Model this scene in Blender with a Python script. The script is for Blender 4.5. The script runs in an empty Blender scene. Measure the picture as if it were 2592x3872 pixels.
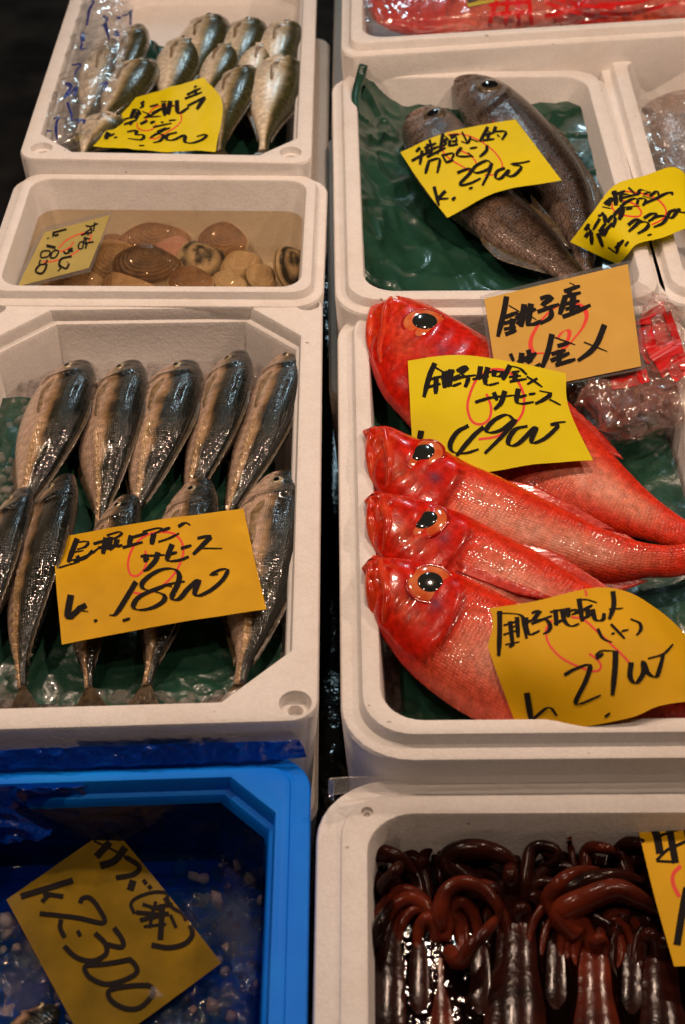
import bpy, bmesh, math, random
import numpy as np
from mathutils import Vector, Matrix, noise
from mathutils.bvhtree import BVHTree

sc = bpy.context.scene
COL = sc.collection
random.seed(7)
R = math.radians

# ------------------------------------------------------------------ camera
H0, PITCH, YAW = 0.9, R(40.86), R(-0.42)
cam_d = bpy.data.cameras.new('camera')
cam = bpy.data.objects.new('camera', cam_d)
COL.objects.link(cam)
cam.location = (0, 0, H0)
cam.rotation_euler = (math.pi/2 - PITCH, 0, YAW)
cam_d.sensor_fit = 'VERTICAL'
cam_d.sensor_height = 23.6
cam_d.sensor_width = 15.8
cam_d.lens = 35.0
cam_d.clip_start, cam_d.clip_end = 0.05, 60
cam_d.dof.use_dof = True
cam_d.dof.focus_distance = 1.45
cam_d.dof.aperture_fstop = 5.6
sc.camera = cam

# ------------------------------------------------------------------ world and lamps
w = bpy.data.worlds.new('World')
sc.world = w
w.use_nodes = True
w.node_tree.nodes['Background'].inputs[0].default_value = (1.0, 0.8, 0.62, 1)
w.node_tree.nodes['Background'].inputs[1].default_value = 0.010

def bulb(name, loc, watts, colr, radius):
    l = bpy.data.lights.new(name, 'POINT')
    l.energy, l.color, l.shadow_soft_size = watts, colr, radius
    o = bpy.data.objects.new(name, l)
    o.location = loc
    COL.objects.link(o)
    return o
WARM = (1.0, 0.72, 0.54)
bulb('market_bulb', (-0.75, 1.50, 1.15), 24.5, WARM, 0.025)
bulb('market_bulb', (0.12, 1.46, 1.20), 22.5, WARM, 0.025)
bulb('market_bulb', (0.95, 1.50, 1.15), 24.5, WARM, 0.025)
bulb('market_bulb', (-0.50, 0.72, 1.25), 12, WARM, 0.025)
bulb('market_bulb', (0.60, 0.72, 1.25), 12, WARM, 0.025)
def tube_lamp(loc, target, sx, sy, watts, colr):
    l = bpy.data.lights.new('fluorescent_tube', 'AREA')
    l.shape, l.size, l.size_y, l.energy, l.color = 'RECTANGLE', sx, sy, watts, colr
    o = bpy.data.objects.new('fluorescent_tube', l)
    o.location = loc
    COL.objects.link(o)   # shines straight down
tube_lamp((-0.055, 4.45, 2.0), (-0.055, 4.45, 0), 0.07, 1.1, 20, (0.62, 0.88, 1.0))

vs = sc.view_settings
vs.view_transform = 'Standard'
vs.look = 'None'
vs.exposure = 0.0
vs.gamma = 1.0
sc.cycles.use_denoising = True
sc.cycles.max_bounces = 10
sc.cycles.transparent_max_bounces = 16
sc.cycles.caustics_reflective = False
sc.cycles.caustics_refractive = False
sc.cycles.sample_clamp_indirect = 4.0

# ------------------------------------------------------------------ pixel <-> place
W0, HP0 = 2592.0, 3872.0
FPX = 35.0/23.6*HP0
CM = Matrix.LocRotScale(cam.location, cam.rotation_euler.to_quaternion(), None)
RM = np.array(CM.to_3x3())
CO = np.array(cam.location)

def P(px, py, z):
    """world point seen at source pixel (px,py) on the level z"""
    d = RM @ np.array([(px-W0/2)/FPX, -(py-HP0/2)/FPX, -1.0])
    s = (z-CO[2])/d[2]
    return Vector(CO + d*s)
def proj(pts):
    q = (np.asarray(pts)-CO) @ RM
    return np.stack([W0/2 + FPX*q[..., 0]/-q[..., 2], HP0/2 - FPX*q[..., 1]/-q[..., 2]], -1)

# ------------------------------------------------------------------ object helpers
def wloc(o):
    v = Vector((0, 0, 0))
    while o:
        v += o.location
        o = o.parent
    return v
def tag(o, label=None, cat=None, group=None, kind=None):
    if label: o['label'] = label
    if cat: o['category'] = cat
    if group: o['group'] = group
    if kind: o['kind'] = kind
    return o
def empty(name, loc, label, cat, group=None):
    o = bpy.data.objects.new(name, None)
    o.empty_display_size = 0.02
    o.location = loc
    COL.objects.link(o)
    return tag(o, label, cat, group)
def mk(name, verts, faces, mat, parent=None, smooth=True, sharp=None, uv=None, col=None):
    me = bpy.data.meshes.new(name)
    off = wloc(parent) if parent else Vector((0, 0, 0))
    me.from_pydata([(v[0]-off.x, v[1]-off.y, v[2]-off.z) for v in verts], [], faces)
    if uv is not None:
        l = me.uv_layers.new(name='UVMap')
        idx = np.empty(len(me.loops), dtype=np.int32)
        me.loops.foreach_get('vertex_index', idx)
        l.data.foreach_set('uv', np.asarray(uv, dtype=np.float32)[idx].ravel())
    if col is not None:
        a = me.color_attributes.new('Col', 'FLOAT_COLOR', 'POINT')
        c = np.ones((len(verts), 4), dtype=np.float32)
        col = np.asarray(col)
        c[:, :col.shape[1]] = col
        a.data.foreach_set('color', c.ravel())
    if smooth:
        me.shade_smooth()
        if sharp: me.set_sharp_from_angle(angle=R(sharp))
    me.materials.append(mat)
    o = bpy.data.objects.new(name, me)
    COL.objects.link(o)
    if parent: o.parent = parent
    return o
def fix_normals(o):
    bm = bmesh.new()
    bm.from_mesh(o.data)
    bmesh.ops.recalc_face_normals(bm, faces=bm.faces)
    bm.to_mesh(o.data)
    bm.free()

# ------------------------------------------------------------------ materials
class NT:
    def __init__(s, name):
        s.m = bpy.data.materials.new(name)
        s.m.use_nodes = True
        s.t = s.m.node_tree
        s.b = s.t.nodes['Principled BSDF']
        s.out = s.t.nodes['Material Output']
    def n(s, typ, **kw):
        x = s.t.nodes.new(typ)
        for k, v in kw.items():
            if k.startswith('i_'):
                x.inputs[int(k[2:]) if k[2:].isdigit() else k[2:]].default_value = v
            else:
                setattr(x, k, v)
        return x
    def l(s, a, ao, b, bi):
        s.t.links.new(a.outputs[ao], b.inputs[bi])
    def set(s, **kw):
        for k, v in kw.items():
            s.b.inputs[k.replace('_', ' ')].default_value = v
        return s
    def ramp(s, stops, interp='LINEAR'):
        r = s.n('ShaderNodeValToRGB')
        r.color_ramp.interpolation = interp
        e = r.color_ramp.elements
        while len(e) < len(stops): e.new(0.5)
        for x, (p, c) in zip(e, stops):
            x.position = p
            x.color = (*c, 1) if len(c) == 3 else c
        return r
def rgb(*c): return (*c, 1)

def mat_plain(name, c, rough=0.5, coat=0.0, metal=0.0):
    k = NT(name)
    k.set(Base_Color=rgb(*c), Roughness=rough, Coat_Weight=coat, Metallic=metal)
    return k.m

def mat_foam(name, c1=(0.80, 0.77, 0.745), stain=0.35, seed=0.0):
    k = NT(name)
    tc = k.n('ShaderNodeTexCoord')
    mp = k.n('ShaderNodeMapping')
    mp.inputs['Location'].default_value = (seed, seed*1.7, seed*.3)
    k.l(tc, 'Object', mp, 0)
    vo = k.n('ShaderNodeTexVoronoi', i_Scale=300.0)
    k.l(mp, 0, vo, 'Vector')
    n1 = k.n('ShaderNodeTexNoise', i_Scale=9.0, i_Detail=6.0, i_Roughness=0.65)
    k.l(mp, 0, n1, 'Vector')
    n2 = k.n('ShaderNodeTexNoise', i_Scale=60.0, i_Detail=4.0)
    k.l(mp, 0, n2, 'Vector')
    r1 = k.ramp([(0.50, (0, 0, 0)), (0.78, (1, 1, 1))])
    k.l(n1, 0, r1, 0)
    mul = k.n('ShaderNodeMath', operation='MULTIPLY', i_1=stain)
    k.l(r1, 0, mul, 0)
    mx = k.n('ShaderNodeMix', data_type='RGBA')
    mx.inputs[6].default_value = rgb(*c1)
    mx.inputs[7].default_value = rgb(0.60, 0.52, 0.43)
    k.l(mul, 0, mx, 0)
    r2 = k.ramp([(0.35, (0.955, 0.95, 0.945)), (0.65, (1, 1, 1))])
    k.l(n2, 0, r2, 0)
    m2 = k.n('ShaderNodeMix', data_type='RGBA', blend_type='MULTIPLY')
    m2.inputs[0].default_value = 1.0
    k.l(mx, 2, m2, 6); k.l(r2, 0, m2, 7)
    rb = k.ramp([(0.25, (1, 1, 1)), (0.75, (0.95, 0.945, 0.94))])
    k.l(vo, 'Distance', rb, 0)
    m3 = k.n('ShaderNodeMix', data_type='RGBA', blend_type='MULTIPLY'); m3.inputs[0].default_value = 1.0
    k.l(m2, 2, m3, 6); k.l(rb, 0, m3, 7)
    n3 = k.n('ShaderNodeTexNoise', i_Scale=95.0, i_Detail=1.0)
    k.l(mp, 0, n3, 'Vector')
    r3 = k.ramp([(0.79, (0, 0, 0)), (0.81, (1, 1, 1))])
    k.l(n3, 0, r3, 0)
    m4 = k.n('ShaderNodeMix', data_type='RGBA'); m4.inputs[7].default_value = rgb(0.22, 0.15, 0.10)
    sp = k.n('ShaderNodeMath', operation='MULTIPLY', i_1=0.7)
    k.l(r3, 0, sp, 0); k.l(sp, 0, m4, 0); k.l(m3, 2, m4, 6)
    k.l(m4, 2, k.b, 'Base Color')
    ad = k.n('ShaderNodeMath', operation='MULTIPLY_ADD', i_1=0.4)
    k.l(vo, 'Distance', ad, 0); k.l(n2, 0, ad, 2)
    bp = k.n('ShaderNodeBump', i_Strength=0.4, i_Distance=0.0013)
    k.l(ad, 0, bp, 'Height')
    k.l(bp, 0, k.b, 'Normal')
    k.set(Roughness=0.62, Specular_IOR_Level=0.35)
    return k.m

def mat_fish(name, scale=260.0, bump=0.5, rough=0.28, coat=0.5, spark=0.25, mask_t=None, metal=0.0, bdist=0.0012, spec=0.4):
    """colour from the fish's own markings, scale relief from its UV in metres"""
    k = NT(name)
    at = k.n('ShaderNodeVertexColor', layer_name='Col')
    uv = k.n('ShaderNodeUVMap', uv_map='UVMap')
    mp = k.n('ShaderNodeMapping')
    mp.inputs['Scale'].default_value = (scale*0.8, scale, 1)
    k.l(uv, 0, mp, 0)
    vo = k.n('ShaderNodeTexVoronoi', voronoi_dimensions='2D', i_Scale=1.0, i_Randomness=0.42)
    k.l(mp, 0, vo, 'Vector')
    ns = k.n('ShaderNodeTexNoise', i_Scale=140.0, i_Detail=4.0)
    k.l(uv, 0, ns, 'Vector')
    # scale edges darker, centres brighter, individual scales vary
    r = k.ramp([(0.0, (1+spark, 1+spark, 1+spark)), (0.45, (1, 1, 1)), (0.75, (1-spark, 1-spark, 1-spark))])
    k.l(vo, 'Distance', r, 0)
    m = k.n('ShaderNodeMix', data_type='RGBA', blend_type='MULTIPLY')
    k.l(at, 'Alpha', m, 0)
    k.l(at, 0, m, 6); k.l(r, 0, m, 7)
    r2 = k.ramp([(0.3, (0.72, 0.72, 0.72)), (0.7, (1.2, 1.2, 1.2))])
    k.l(ns, 0, r2, 0)
    m2 = k.n('ShaderNodeMix', data_type='RGBA', blend_type='MULTIPLY')
    m2.inputs[0].default_value = 1.0
    k.l(m, 2, m2, 6); k.l(r2, 0, m2, 7)
    k.l(m2, 2, k.b, 'Base Color')
    hs = k.n('ShaderNodeMath', operation='MULTIPLY_ADD', i_1=-1.0)
    k.l(vo, 'Distance', hs, 0); k.l(ns, 0, hs, 2)
    hm = k.n('ShaderNodeMix', data_type='FLOAT')
    sm = k.n('ShaderNodeMath', operation='MULTIPLY', i_1=0.7)
    k.l(ns, 0, sm, 0); k.l(at, 'Alpha', hm, 0); k.l(sm, 0, hm, 2); k.l(hs, 0, hm, 3)
    bp = k.n('ShaderNodeBump', i_Strength=bump, i_Distance=bdist)
    k.l(hm, 0, bp, 'Height')
    k.l(bp, 0, k.b, 'Normal')
    rr = k.n('ShaderNodeMapRange', i_3=rough*0.7, i_4=rough*1.5)
    k.l(ns, 0, rr, 0)
    k.l(rr, 0, k.b, 'Roughness')
    bp2 = k.n('ShaderNodeBump', i_Strength=bump*0.5, i_Distance=bdist)
    k.l(hm, 0, bp2, 'Height')
    k.l(bp2, 0, k.b, 'Coat Normal')
    k.set(Coat_Weight=coat, Coat_Roughness=0.05, Specular_IOR_Level=spec, Metallic=metal)
    return k.m

def shine(k, base, amount):
    lw = k.n('ShaderNodeLayerWeight', i_Blend=0.5)
    pw = k.n('ShaderNodeMath', operation='POWER', i_1=4.0)
    k.l(lw, 'Facing', pw, 0)
    ma = k.n('ShaderNodeMath', operation='MULTIPLY_ADD', i_1=amount, i_2=base, use_clamp=True)
    k.l(pw, 0, ma, 0)
    return lw, ma

def mat_clear(name, tint=(1, 1, 1), gloss=0.12, film=(0.9, 0.9, 0.9), filmw=0.06, rough=0.08, bscale=60.0, bstr=0.5, power=0.55):
    """thin clear film: mostly see-through, a shine and a slight milkiness of its own"""
    k = NT(name)
    k.t.nodes.remove(k.b)
    tr = k.n('ShaderNodeBsdfTransparent'); tr.inputs[0].default_value = rgb(*tint)
    gl = k.n('ShaderNodeBsdfGlossy'); gl.inputs['Color'].default_value = rgb(1, 1, 1); gl.inputs['Roughness'].default_value = rough
    df = k.n('ShaderNodeBsdfDiffuse'); df.inputs[0].default_value = rgb(*film)
    fr, ad = shine(k, .035+gloss, power)
    m1 = k.n('ShaderNodeMixShader'); m1.inputs[0].default_value = filmw
    k.l(tr, 0, m1, 1); k.l(df, 0, m1, 2)
    m2 = k.n('ShaderNodeMixShader')
    k.l(ad, 0, m2, 0); k.l(m1, 0, m2, 1); k.l(gl, 0, m2, 2)
    k.l(m2, 0, k.out, 0)
    if bstr > 0:
        tc = k.n('ShaderNodeTexCoord')
        ns = k.n('ShaderNodeTexNoise', i_Scale=bscale, i_Detail=3.0, i_Distortion=0.6)
        k.l(tc, 'Object', ns, 'Vector')
        bp = k.n('ShaderNodeBump', i_Strength=bstr, i_Distance=0.004)
        k.l(ns, 0, bp, 'Height')
        k.l(bp, 0, gl, 'Normal'); k.l(bp, 0, fr, 'Normal')
    return k.m

def mat_noise(name, c1, c2, scale=30.0, rough=0.4, coat=0.0, bump=0.3, bdist=0.002, bscale=None, lo=0.35, hi=0.65, detail=5.0, spec=0.5, distort=0.0):
    k = NT(name)
    tc = k.n('ShaderNodeTexCoord')
    ns = k.n('ShaderNodeTexNoise', i_Scale=scale, i_Detail=detail, i_Distortion=distort)
    k.l(tc, 'Object', ns, 'Vector')
    r = k.ramp([(lo, c1), (hi, c2)])
    k.l(ns, 0, r, 0)
    k.l(r, 0, k.b, 'Base Color')
    n2 = k.n('ShaderNodeTexNoise', i_Scale=bscale or scale*2, i_Detail=4.0)
    k.l(tc, 'Object', n2, 'Vector')
    bp = k.n('ShaderNodeBump', i_Strength=bump, i_Distance=bdist)
    k.l(n2, 0, bp, 'Height')
    k.l(bp, 0, k.b, 'Normal')
    k.set(Roughness=rough, Coat_Weight=coat, Coat_Roughness=0.08, Specular_IOR_Level=spec)
    return k.m

M = {}
M['foam'] = mat_foam('white_foam')
M['foam_old'] = mat_foam('worn_foam', (0.74, 0.68, 0.61), 0.6, 3.1)
M['blue_film'] = mat_noise('blue_film', (0.001, 0.19, 0.90), (0.002, 0.26, 0.98), 10, 0.45, 0.0, 0.35, 0.003, 22, spec=0.12)
M['ink'] = mat_plain('black_ink', (0.010, 0.008, 0.008), 0.8)
M['ink'].node_tree.nodes['Principled BSDF'].inputs['Specular IOR Level'].default_value = 0.15
M['red_ink'] = mat_plain('red_marker', (0.72, 0.035, 0.012), 0.6)
M['blue_ink'] = mat_plain('blue_print', (0.02, 0.035, 0.22), 0.35)
M['red_print'] = mat_plain('red_print', (0.60, 0.012, 0.012), 0.3, 0.4)
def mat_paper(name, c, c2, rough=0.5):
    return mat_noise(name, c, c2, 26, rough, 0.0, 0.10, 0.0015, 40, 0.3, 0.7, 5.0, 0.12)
M['yellow'] = mat_paper('yellow_paper', (0.66, 0.54, 0.003), (0.72, 0.58, 0.004))
M['orange'] = mat_paper('orange_paper', (0.62, 0.345, 0.004), (0.70, 0.39, 0.005))
M['wet_orange'] = mat_paper('wet_orange_paper', (0.56, 0.30, 0.004), (0.68, 0.38, 0.006), 0.5)
M['cream'] = mat_paper('cream_card', (0.56, 0.33, 0.065), (0.62, 0.37, 0.08))
M['olive'] = mat_paper('soaked_yellow_card', (0.36, 0.29, 0.085), (0.44, 0.35, 0.11))
M['dark_olive'] = mat_paper('sunken_shaded_card', (0.13, 0.085, 0.004), (0.24, 0.145, 0.006), 0.25)  # soaked yellow paper, with the shade over it also put into the colour
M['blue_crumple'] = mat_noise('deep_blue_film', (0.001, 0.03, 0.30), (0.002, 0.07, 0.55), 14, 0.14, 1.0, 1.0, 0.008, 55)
M['green_sheet'] = mat_noise('green_plastic_sheet', (0.010, 0.048, 0.030), (0.016, 0.072, 0.045), 18, 0.32, 0.35, 0.6, 0.004, 35)
M['clear'] = mat_clear('clear_bag', film=(0.80, 0.78, 0.78), gloss=0.035, filmw=0.035, rough=0.07, bscale=70, bstr=0.55, power=0.6)
M['pink_clear'] = mat_clear('clear_bag_over_red', film=(0.72, 0.36, 0.30), gloss=0.04, filmw=0.11, rough=0.07, bscale=70, bstr=0.55, power=0.6)  # red reflected from the fish is put into the film colour
M['laminate'] = mat_clear('clear_laminate', tint=(0.90, 0.90, 0.90), gloss=0.01, filmw=0.05, bstr=0, power=0.4)
M['floor'] = mat_noise('wet_dark_floor', (0.010, 0.010, 0.010), (0.030, 0.027, 0.024), 9, 0.12, 0.3, 0.6, 0.012, 16)
# ------------------------------------------------------------------ polystyrene boxes
def loop_rect(W, D, inset, r, chamfer=False, n=9):
    x0, y0, x1, y1 = inset, inset, W-inset, D-inset
    pts = []
    for cx, cy, a0 in ((x1, y1, 0), (x0, y1, 90), (x0, y0, 180), (x1, y0, 270)):
        sx = 1 if cx == x1 else -1
        sy = 1 if cy == y1 else -1
        ox, oy = cx - sx*r, cy - sy*r
        p0 = (ox + r*math.cos(R(a0)), oy + r*math.sin(R(a0)))
        p1 = (ox + r*math.cos(R(a0+90)), oy + r*math.sin(R(a0+90)))
        for i in range(n):
            f = i/(n-1)
            if chamfer:
                pts.append((p0[0]+(p1[0]-p0[0])*f, p0[1]+(p1[1]-p0[1])*f))
            else:
                a = R(a0+90*f)
                pts.append((ox + r*math.cos(a), oy + r*math.sin(a)))
    return pts

class Box: pass
def foam_box(name, label, BL, BR, FR, FL, z, H=0.13, wall=0.022, ledge=0.0, lip=0.011, depth=0.105,
             Ro=0.022, Ri=0.03, chamfer=False, mat='foam', holes=(), group='polystyrene fish boxes', floor=None, lowcorner=False):
    c = [P(*BL, z), P(*BR, z), P(*FR, z), P(*FL, z)]
    W = ((c[1]-c[0]).length + (c[2]-c[3]).length)/2
    D = ((c[3]-c[0]).length + (c[2]-c[1]).length)/2
    def mp(x, y, zz):
        u, v = x/W, 1-y/D
        q = c[0]*(1-u)*(1-v) + c[1]*u*(1-v) + c[2]*u*v + c[3]*(1-u)*v
        return Vector((q.x, q.y, z+zz))
    L = []
    if ledge > 0:
        L += [(-ledge+0.008, -H, Ro+ledge, 0), (-ledge, -lip-0.004, Ro+ledge, 0), (-ledge+0.0012, -lip-0.0012, Ro+ledge, 0), (-ledge+0.004, -lip, Ro+ledge, 0),
              (-0.0035, -lip, Ro, 0), (-0.0008, -lip+0.0012, Ro, 0), (0.0012, -0.003, Ro, 0), (0.0022, -0.0010, Ro, 0), (0.005, 0, Ro, 0)]
    else:
        L += [(0.008, -H, Ro, 0), (0.0, -0.004, Ro, 0), (0.0012, -0.0012, Ro, 0), (0.004, 0, Ro, 0)]
    L += [(wall-0.004, 0, Ri, chamfer), (wall-0.0012, -0.0012, Ri, chamfer), (wall, -0.004, Ri, chamfer)]
    if chamfer:
        L += [(wall+0.001, -0.014, Ri, chamfer), (wall+0.004, -0.016, Ri, chamfer), (wall+0.0055, -0.020, Ri, chamfer)]
    L += [(wall+0.009, -depth+0.01, Ri, chamfer), (wall+0.016, -depth, Ri, chamfer)]
    verts, faces = [], []
    n = 36
    for (ins, zz, r, ch) in L:
        verts += [mp(x, y, zz) for x, y in loop_rect(W, D, ins, r, ch)]
    for k in range(len(L)-1):
        for i in range(n):
            j = (i+1) % n
            faces.append((k*n+i, k*n+j, (k+1)*n+j, (k+1)*n+i))
    faces.append(tuple(range(n))[::-1])
    faces.append(tuple((len(L)-1)*n+i for i in range(n)))
    cen = mp(W/2, D/2, -H)
    root = empty(name, cen, label, 'fish box', group)
    o = mk('shell', verts, faces, M[mat], root, True, 35)
    fix_normals(o)
    if holes:
        cut_me = bpy.data.meshes.new('cut')
        bm = bmesh.new()
        for (u, v, r1, r2, dp) in holes:
            q = mp(u if u >= 0 else W+u, v if v >= 0 else D+v, 0) - cen
            for (ra, rb, za, zb) in ((r1, r2, 0.002, -dp*0.55), (r2*0.55, r2*0.5, -dp*0.5, -dp)):
                bmesh.ops.create_cone(bm, cap_ends=True, segments=28, radius1=rb, radius2=ra, depth=za-zb,
                                      matrix=Matrix.Translation((q.x, q.y, q.z+(za+zb)/2)))
        bm.to_mesh(cut_me); bm.free()
        cut = bpy.data.objects.new('cut', cut_me)
        COL.objects.link(cut)
        cut.location = cen
        md = o.modifiers.new('b', 'BOOLEAN')
        md.object = cut; md.operation = 'DIFFERENCE'; md.solver = 'EXACT'; md.use_self = True
        bpy.context.view_layer.update()
        new = bpy.data.meshes.new_from_object(o.evaluated_get(bpy.context.evaluated_depsgraph_get()))
        o.modifiers.clear()
        o.data = new
        new.shade_smooth(); new.set_sharp_from_angle(angle=R(35))
        bpy.data.objects.remove(cut)
    b = Box()
    b.root, b.W, b.D, b.mp, b.z, b.H = root, W, D, mp, z, H
    return b

ZA, ZB, ZC, ZD, ZE, ZF, ZG, ZH, ZI = 0.030, 0.012, 0.0, -0.033, 0.065, 0.02, 0.02, 0.0, -0.037
hole = (0.013, 0.010, 0.024)
bA = foam_box('fish_box', 'white foam box of small silver green fish with a printed bag along its side', (348, -262), (1206, -262), (1180, 616), (66, 596), ZA,
              Ri=0.045, wall=0.020, chamfer=True, holes=[(0.026, 0.026, 0.0135, 0.0125, 0.014), (-0.026, 0.026, 0.0135, 0.0125, 0.014)])
bB = foam_box('fish_box', 'small white foam box of clams under water', (92, 652), (1203, 660), (1182, 1106), (-60, 1100), ZB, ledge=0.012, lip=0.010, wall=0.014, Ro=0.022, Ri=0.024)
bC = foam_box('fish_box', 'white foam box of horse mackerel on ice with round corner holes', (-72, 1130), (1222, 1112), (1205, 2722), (-590, 2775), ZC,
              wall=0.0235, Ri=0.055, chamfer=True, holes=[(-0.0165, -0.0185, 0.0135, 0.0125, 0.016), (0.0165, -0.0185, 0.0135, 0.0125, 0.016), (-0.0185, 0.0185, 0.0135, 0.0115, 0.018)])
bD = foam_box('fish_box', 'bright blue film covered box of iced water with a sunken price card', (-330, 2925), (1110, 2880), (1066, 4560), (-760, 4620), ZD, mat='blue_film',
              ledge=0.014, lip=0.005, wall=0.0135, Ri=0.036, Ro=0.022, chamfer=True, depth=0.12, H=0.14)
bE = foam_box('fish_box', 'white foam box of red fish in a plastic bag, farthest on the right', (1330, -420), (2560, -505), (2720, 78), (1322, 166), ZE, ledge=0.012, lip=0.012, wall=0.019, Ri=0.034)
bF = foam_box('fish_box', 'white foam box lined in green with two dark brown fish', (1291, 268), (2262, 262), (2512, 1128), (1312, 1134), ZF, ledge=0.0125, lip=0.011, wall=0.020, Ri=0.034, Ro=0.034)
bG = foam_box('fish_box', 'white foam box of brown wet fish cut off by the right photo edge', (2302, 196), (3380, 176), (3800, 1090), (2545, 1100), ZG, ledge=0.0125, lip=0.011, wall=0.020, Ri=0.034, Ro=0.03)
bH = foam_box('fish_box', 'white foam box of big red fish with bulging eyes', (1331, 1163), (2534, 1154), (3012, 2768), (1366, 2782), ZH, ledge=0.0155, lip=0.011, wall=0.0175, Ri=0.034, Ro=0.04)
bI = foam_box('fish_box', 'white foam box of dark red squid in the near corner', (1284, 2992), (3080, 2985), (3400, 4480), (1272, 4490), ZI, ledge=0.017, lip=0.005, wall=0.022, Ri=0.036, Ro=0.04,
              holes=[(0.021, -0.020, 0.005, 0.0045, 0.006)])
# ------------------------------------------------------------------ what the boxes stand on
fl = mk('floor', [(-4, -2, -0.46), (4, -2, -0.46), (4, 9, -0.46), (-4, 9, -0.46)], [(0, 1, 2, 3)], M['floor'], None, False)
tag(fl, 'dark wet floor of the fish stall', None, None, 'structure')
def under_box(label, b, dx0, dx1, dy0, dy1, mat='foam_old', gap=0.0, hh=0.15):
    """a closed box in the row below, carrying box b; d* widen it on each side"""
    zt = b.z-b.H-gap
    W, D = b.W, b.D
    L = [(0.012, -hh, 0.02), (0.0, -0.006, 0.022), (0.003, -0.001, 0.022), (0.007, 0, 0.022)]
    verts, faces = [], []
    w2, d2 = W+dx0+dx1, D+dy0+dy1
    for ins, zz, r in L:
        for x, y in loop_rect(w2, d2, ins, r):
            q = b.mp(x-dx0, y-dy0, 0)
            verts.append(Vector((q.x, q.y, zt+zz)))
    n = 36
    for k in range(len(L)-1):
        for i in range(n):
            faces.append((k*n+i, k*n+(i+1) % n, (k+1)*n+(i+1) % n, (k+1)*n+i))
    faces.append(tuple(range(n))[::-1]); faces.append(tuple((len(L)-1)*n+i for i in range(n)))
    root = empty('closed_fish_box', sum(verts, Vector())/len(verts), label, 'fish box', 'closed foam boxes in the row below')
    o = mk('shell', verts, faces, M[mat], root, True, 35)
    fix_normals(o)
    # a further plain block down to the floor
    return root
under_box('closed foam box below the box of small silver green fish', bA, 0.0, 0.017, 0.0, -0.10)
under_box('closed foam box below the clam box', bB, 0.0, -0.004, 0.01, 0.012)
under_box('closed foam box below the horse mackerel box', bC, 0.0, -0.002, 0.0, 0.0)
under_box('closed foam box below the blue film covered box', bD, 0.0, -0.004, 0.0, 0.0)
under_box('closed foam box below the bagged red fish box', bE, 0.026, 0.0, 0.006, 0.0)
under_box('closed foam box below the dark brown fish box', bF, 0.0195, 0.0, 0.0, 0.075)
under_box('closed foam box below the brown wet fish box at the right edge', bG, 0.0, 0.0, 0.0, 0.0)
under_box('closed foam box below the box of big red fish', bH, -0.002, 0.0, 0.0, -0.01)
under_box('closed foam box below the squid box', bI, -0.004, 0.0, 0.0, 0.0)
# ------------------------------------------------------------------ fish
def catmull(pts, n):
    """resample a polyline of np points by arc length along a Catmull-Rom curve"""
    p = np.asarray(pts, float)
    if len(p) == 2:
        t = np.linspace(0, 1, n)[:, None]
        return p[0]*(1-t)+p[1]*t
    q = np.vstack([2*p[0]-p[1], p, 2*p[-1]-p[-2]])
    out = []
    for i in range(1, len(q)-2):
        t = np.linspace(0, 1, 12, endpoint=False)[:, None]
        a, b, c, d = q[i-1], q[i], q[i+1], q[i+2]
        out.append(0.5*((2*b)+(-a+c)*t+(2*a-5*b+4*c-d)*t**2+(-a+3*b-3*c+d)*t**3))
    out = np.vstack(out+[p[-1][None]])
    s = np.concatenate([[0], np.cumsum(np.linalg.norm(np.diff(out, axis=0), axis=1))])
    u = np.linspace(0, s[-1], n)
    return np.stack([np.interp(u, s, out[:, k]) for k in range(p.shape[1])], -1)
def sstep(a, b, x):
    t = np.clip((x-a)/(b-a), 0, 1)
    return t*t*(3-2*t)
def nz(arr, sc_, seed=0.0):
    return np.array([noise.noise(Vector((a[0]*sc_+seed, a[1]*sc_-seed, a[2]*sc_+2*seed if len(a) > 2 else seed))) for a in arr])
def pchip(xs, ys, t):
    return catmull_1d(np.array(xs), np.array(ys), t)
def catmull_1d(xs, ys, t):
    m = np.gradient(ys, xs)
    i = np.clip(np.searchsorted(xs, t)-1, 0, len(xs)-2)
    h = xs[i+1]-xs[i]
    s = np.clip((t-xs[i])/h, 0, 1)
    return (2*s**3-3*s**2+1)*ys[i]+(s**3-2*s**2+s)*h*m[i]+(-2*s**3+3*s**2)*ys[i+1]+(s**3-s**2)*h*m[i+1]

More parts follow.
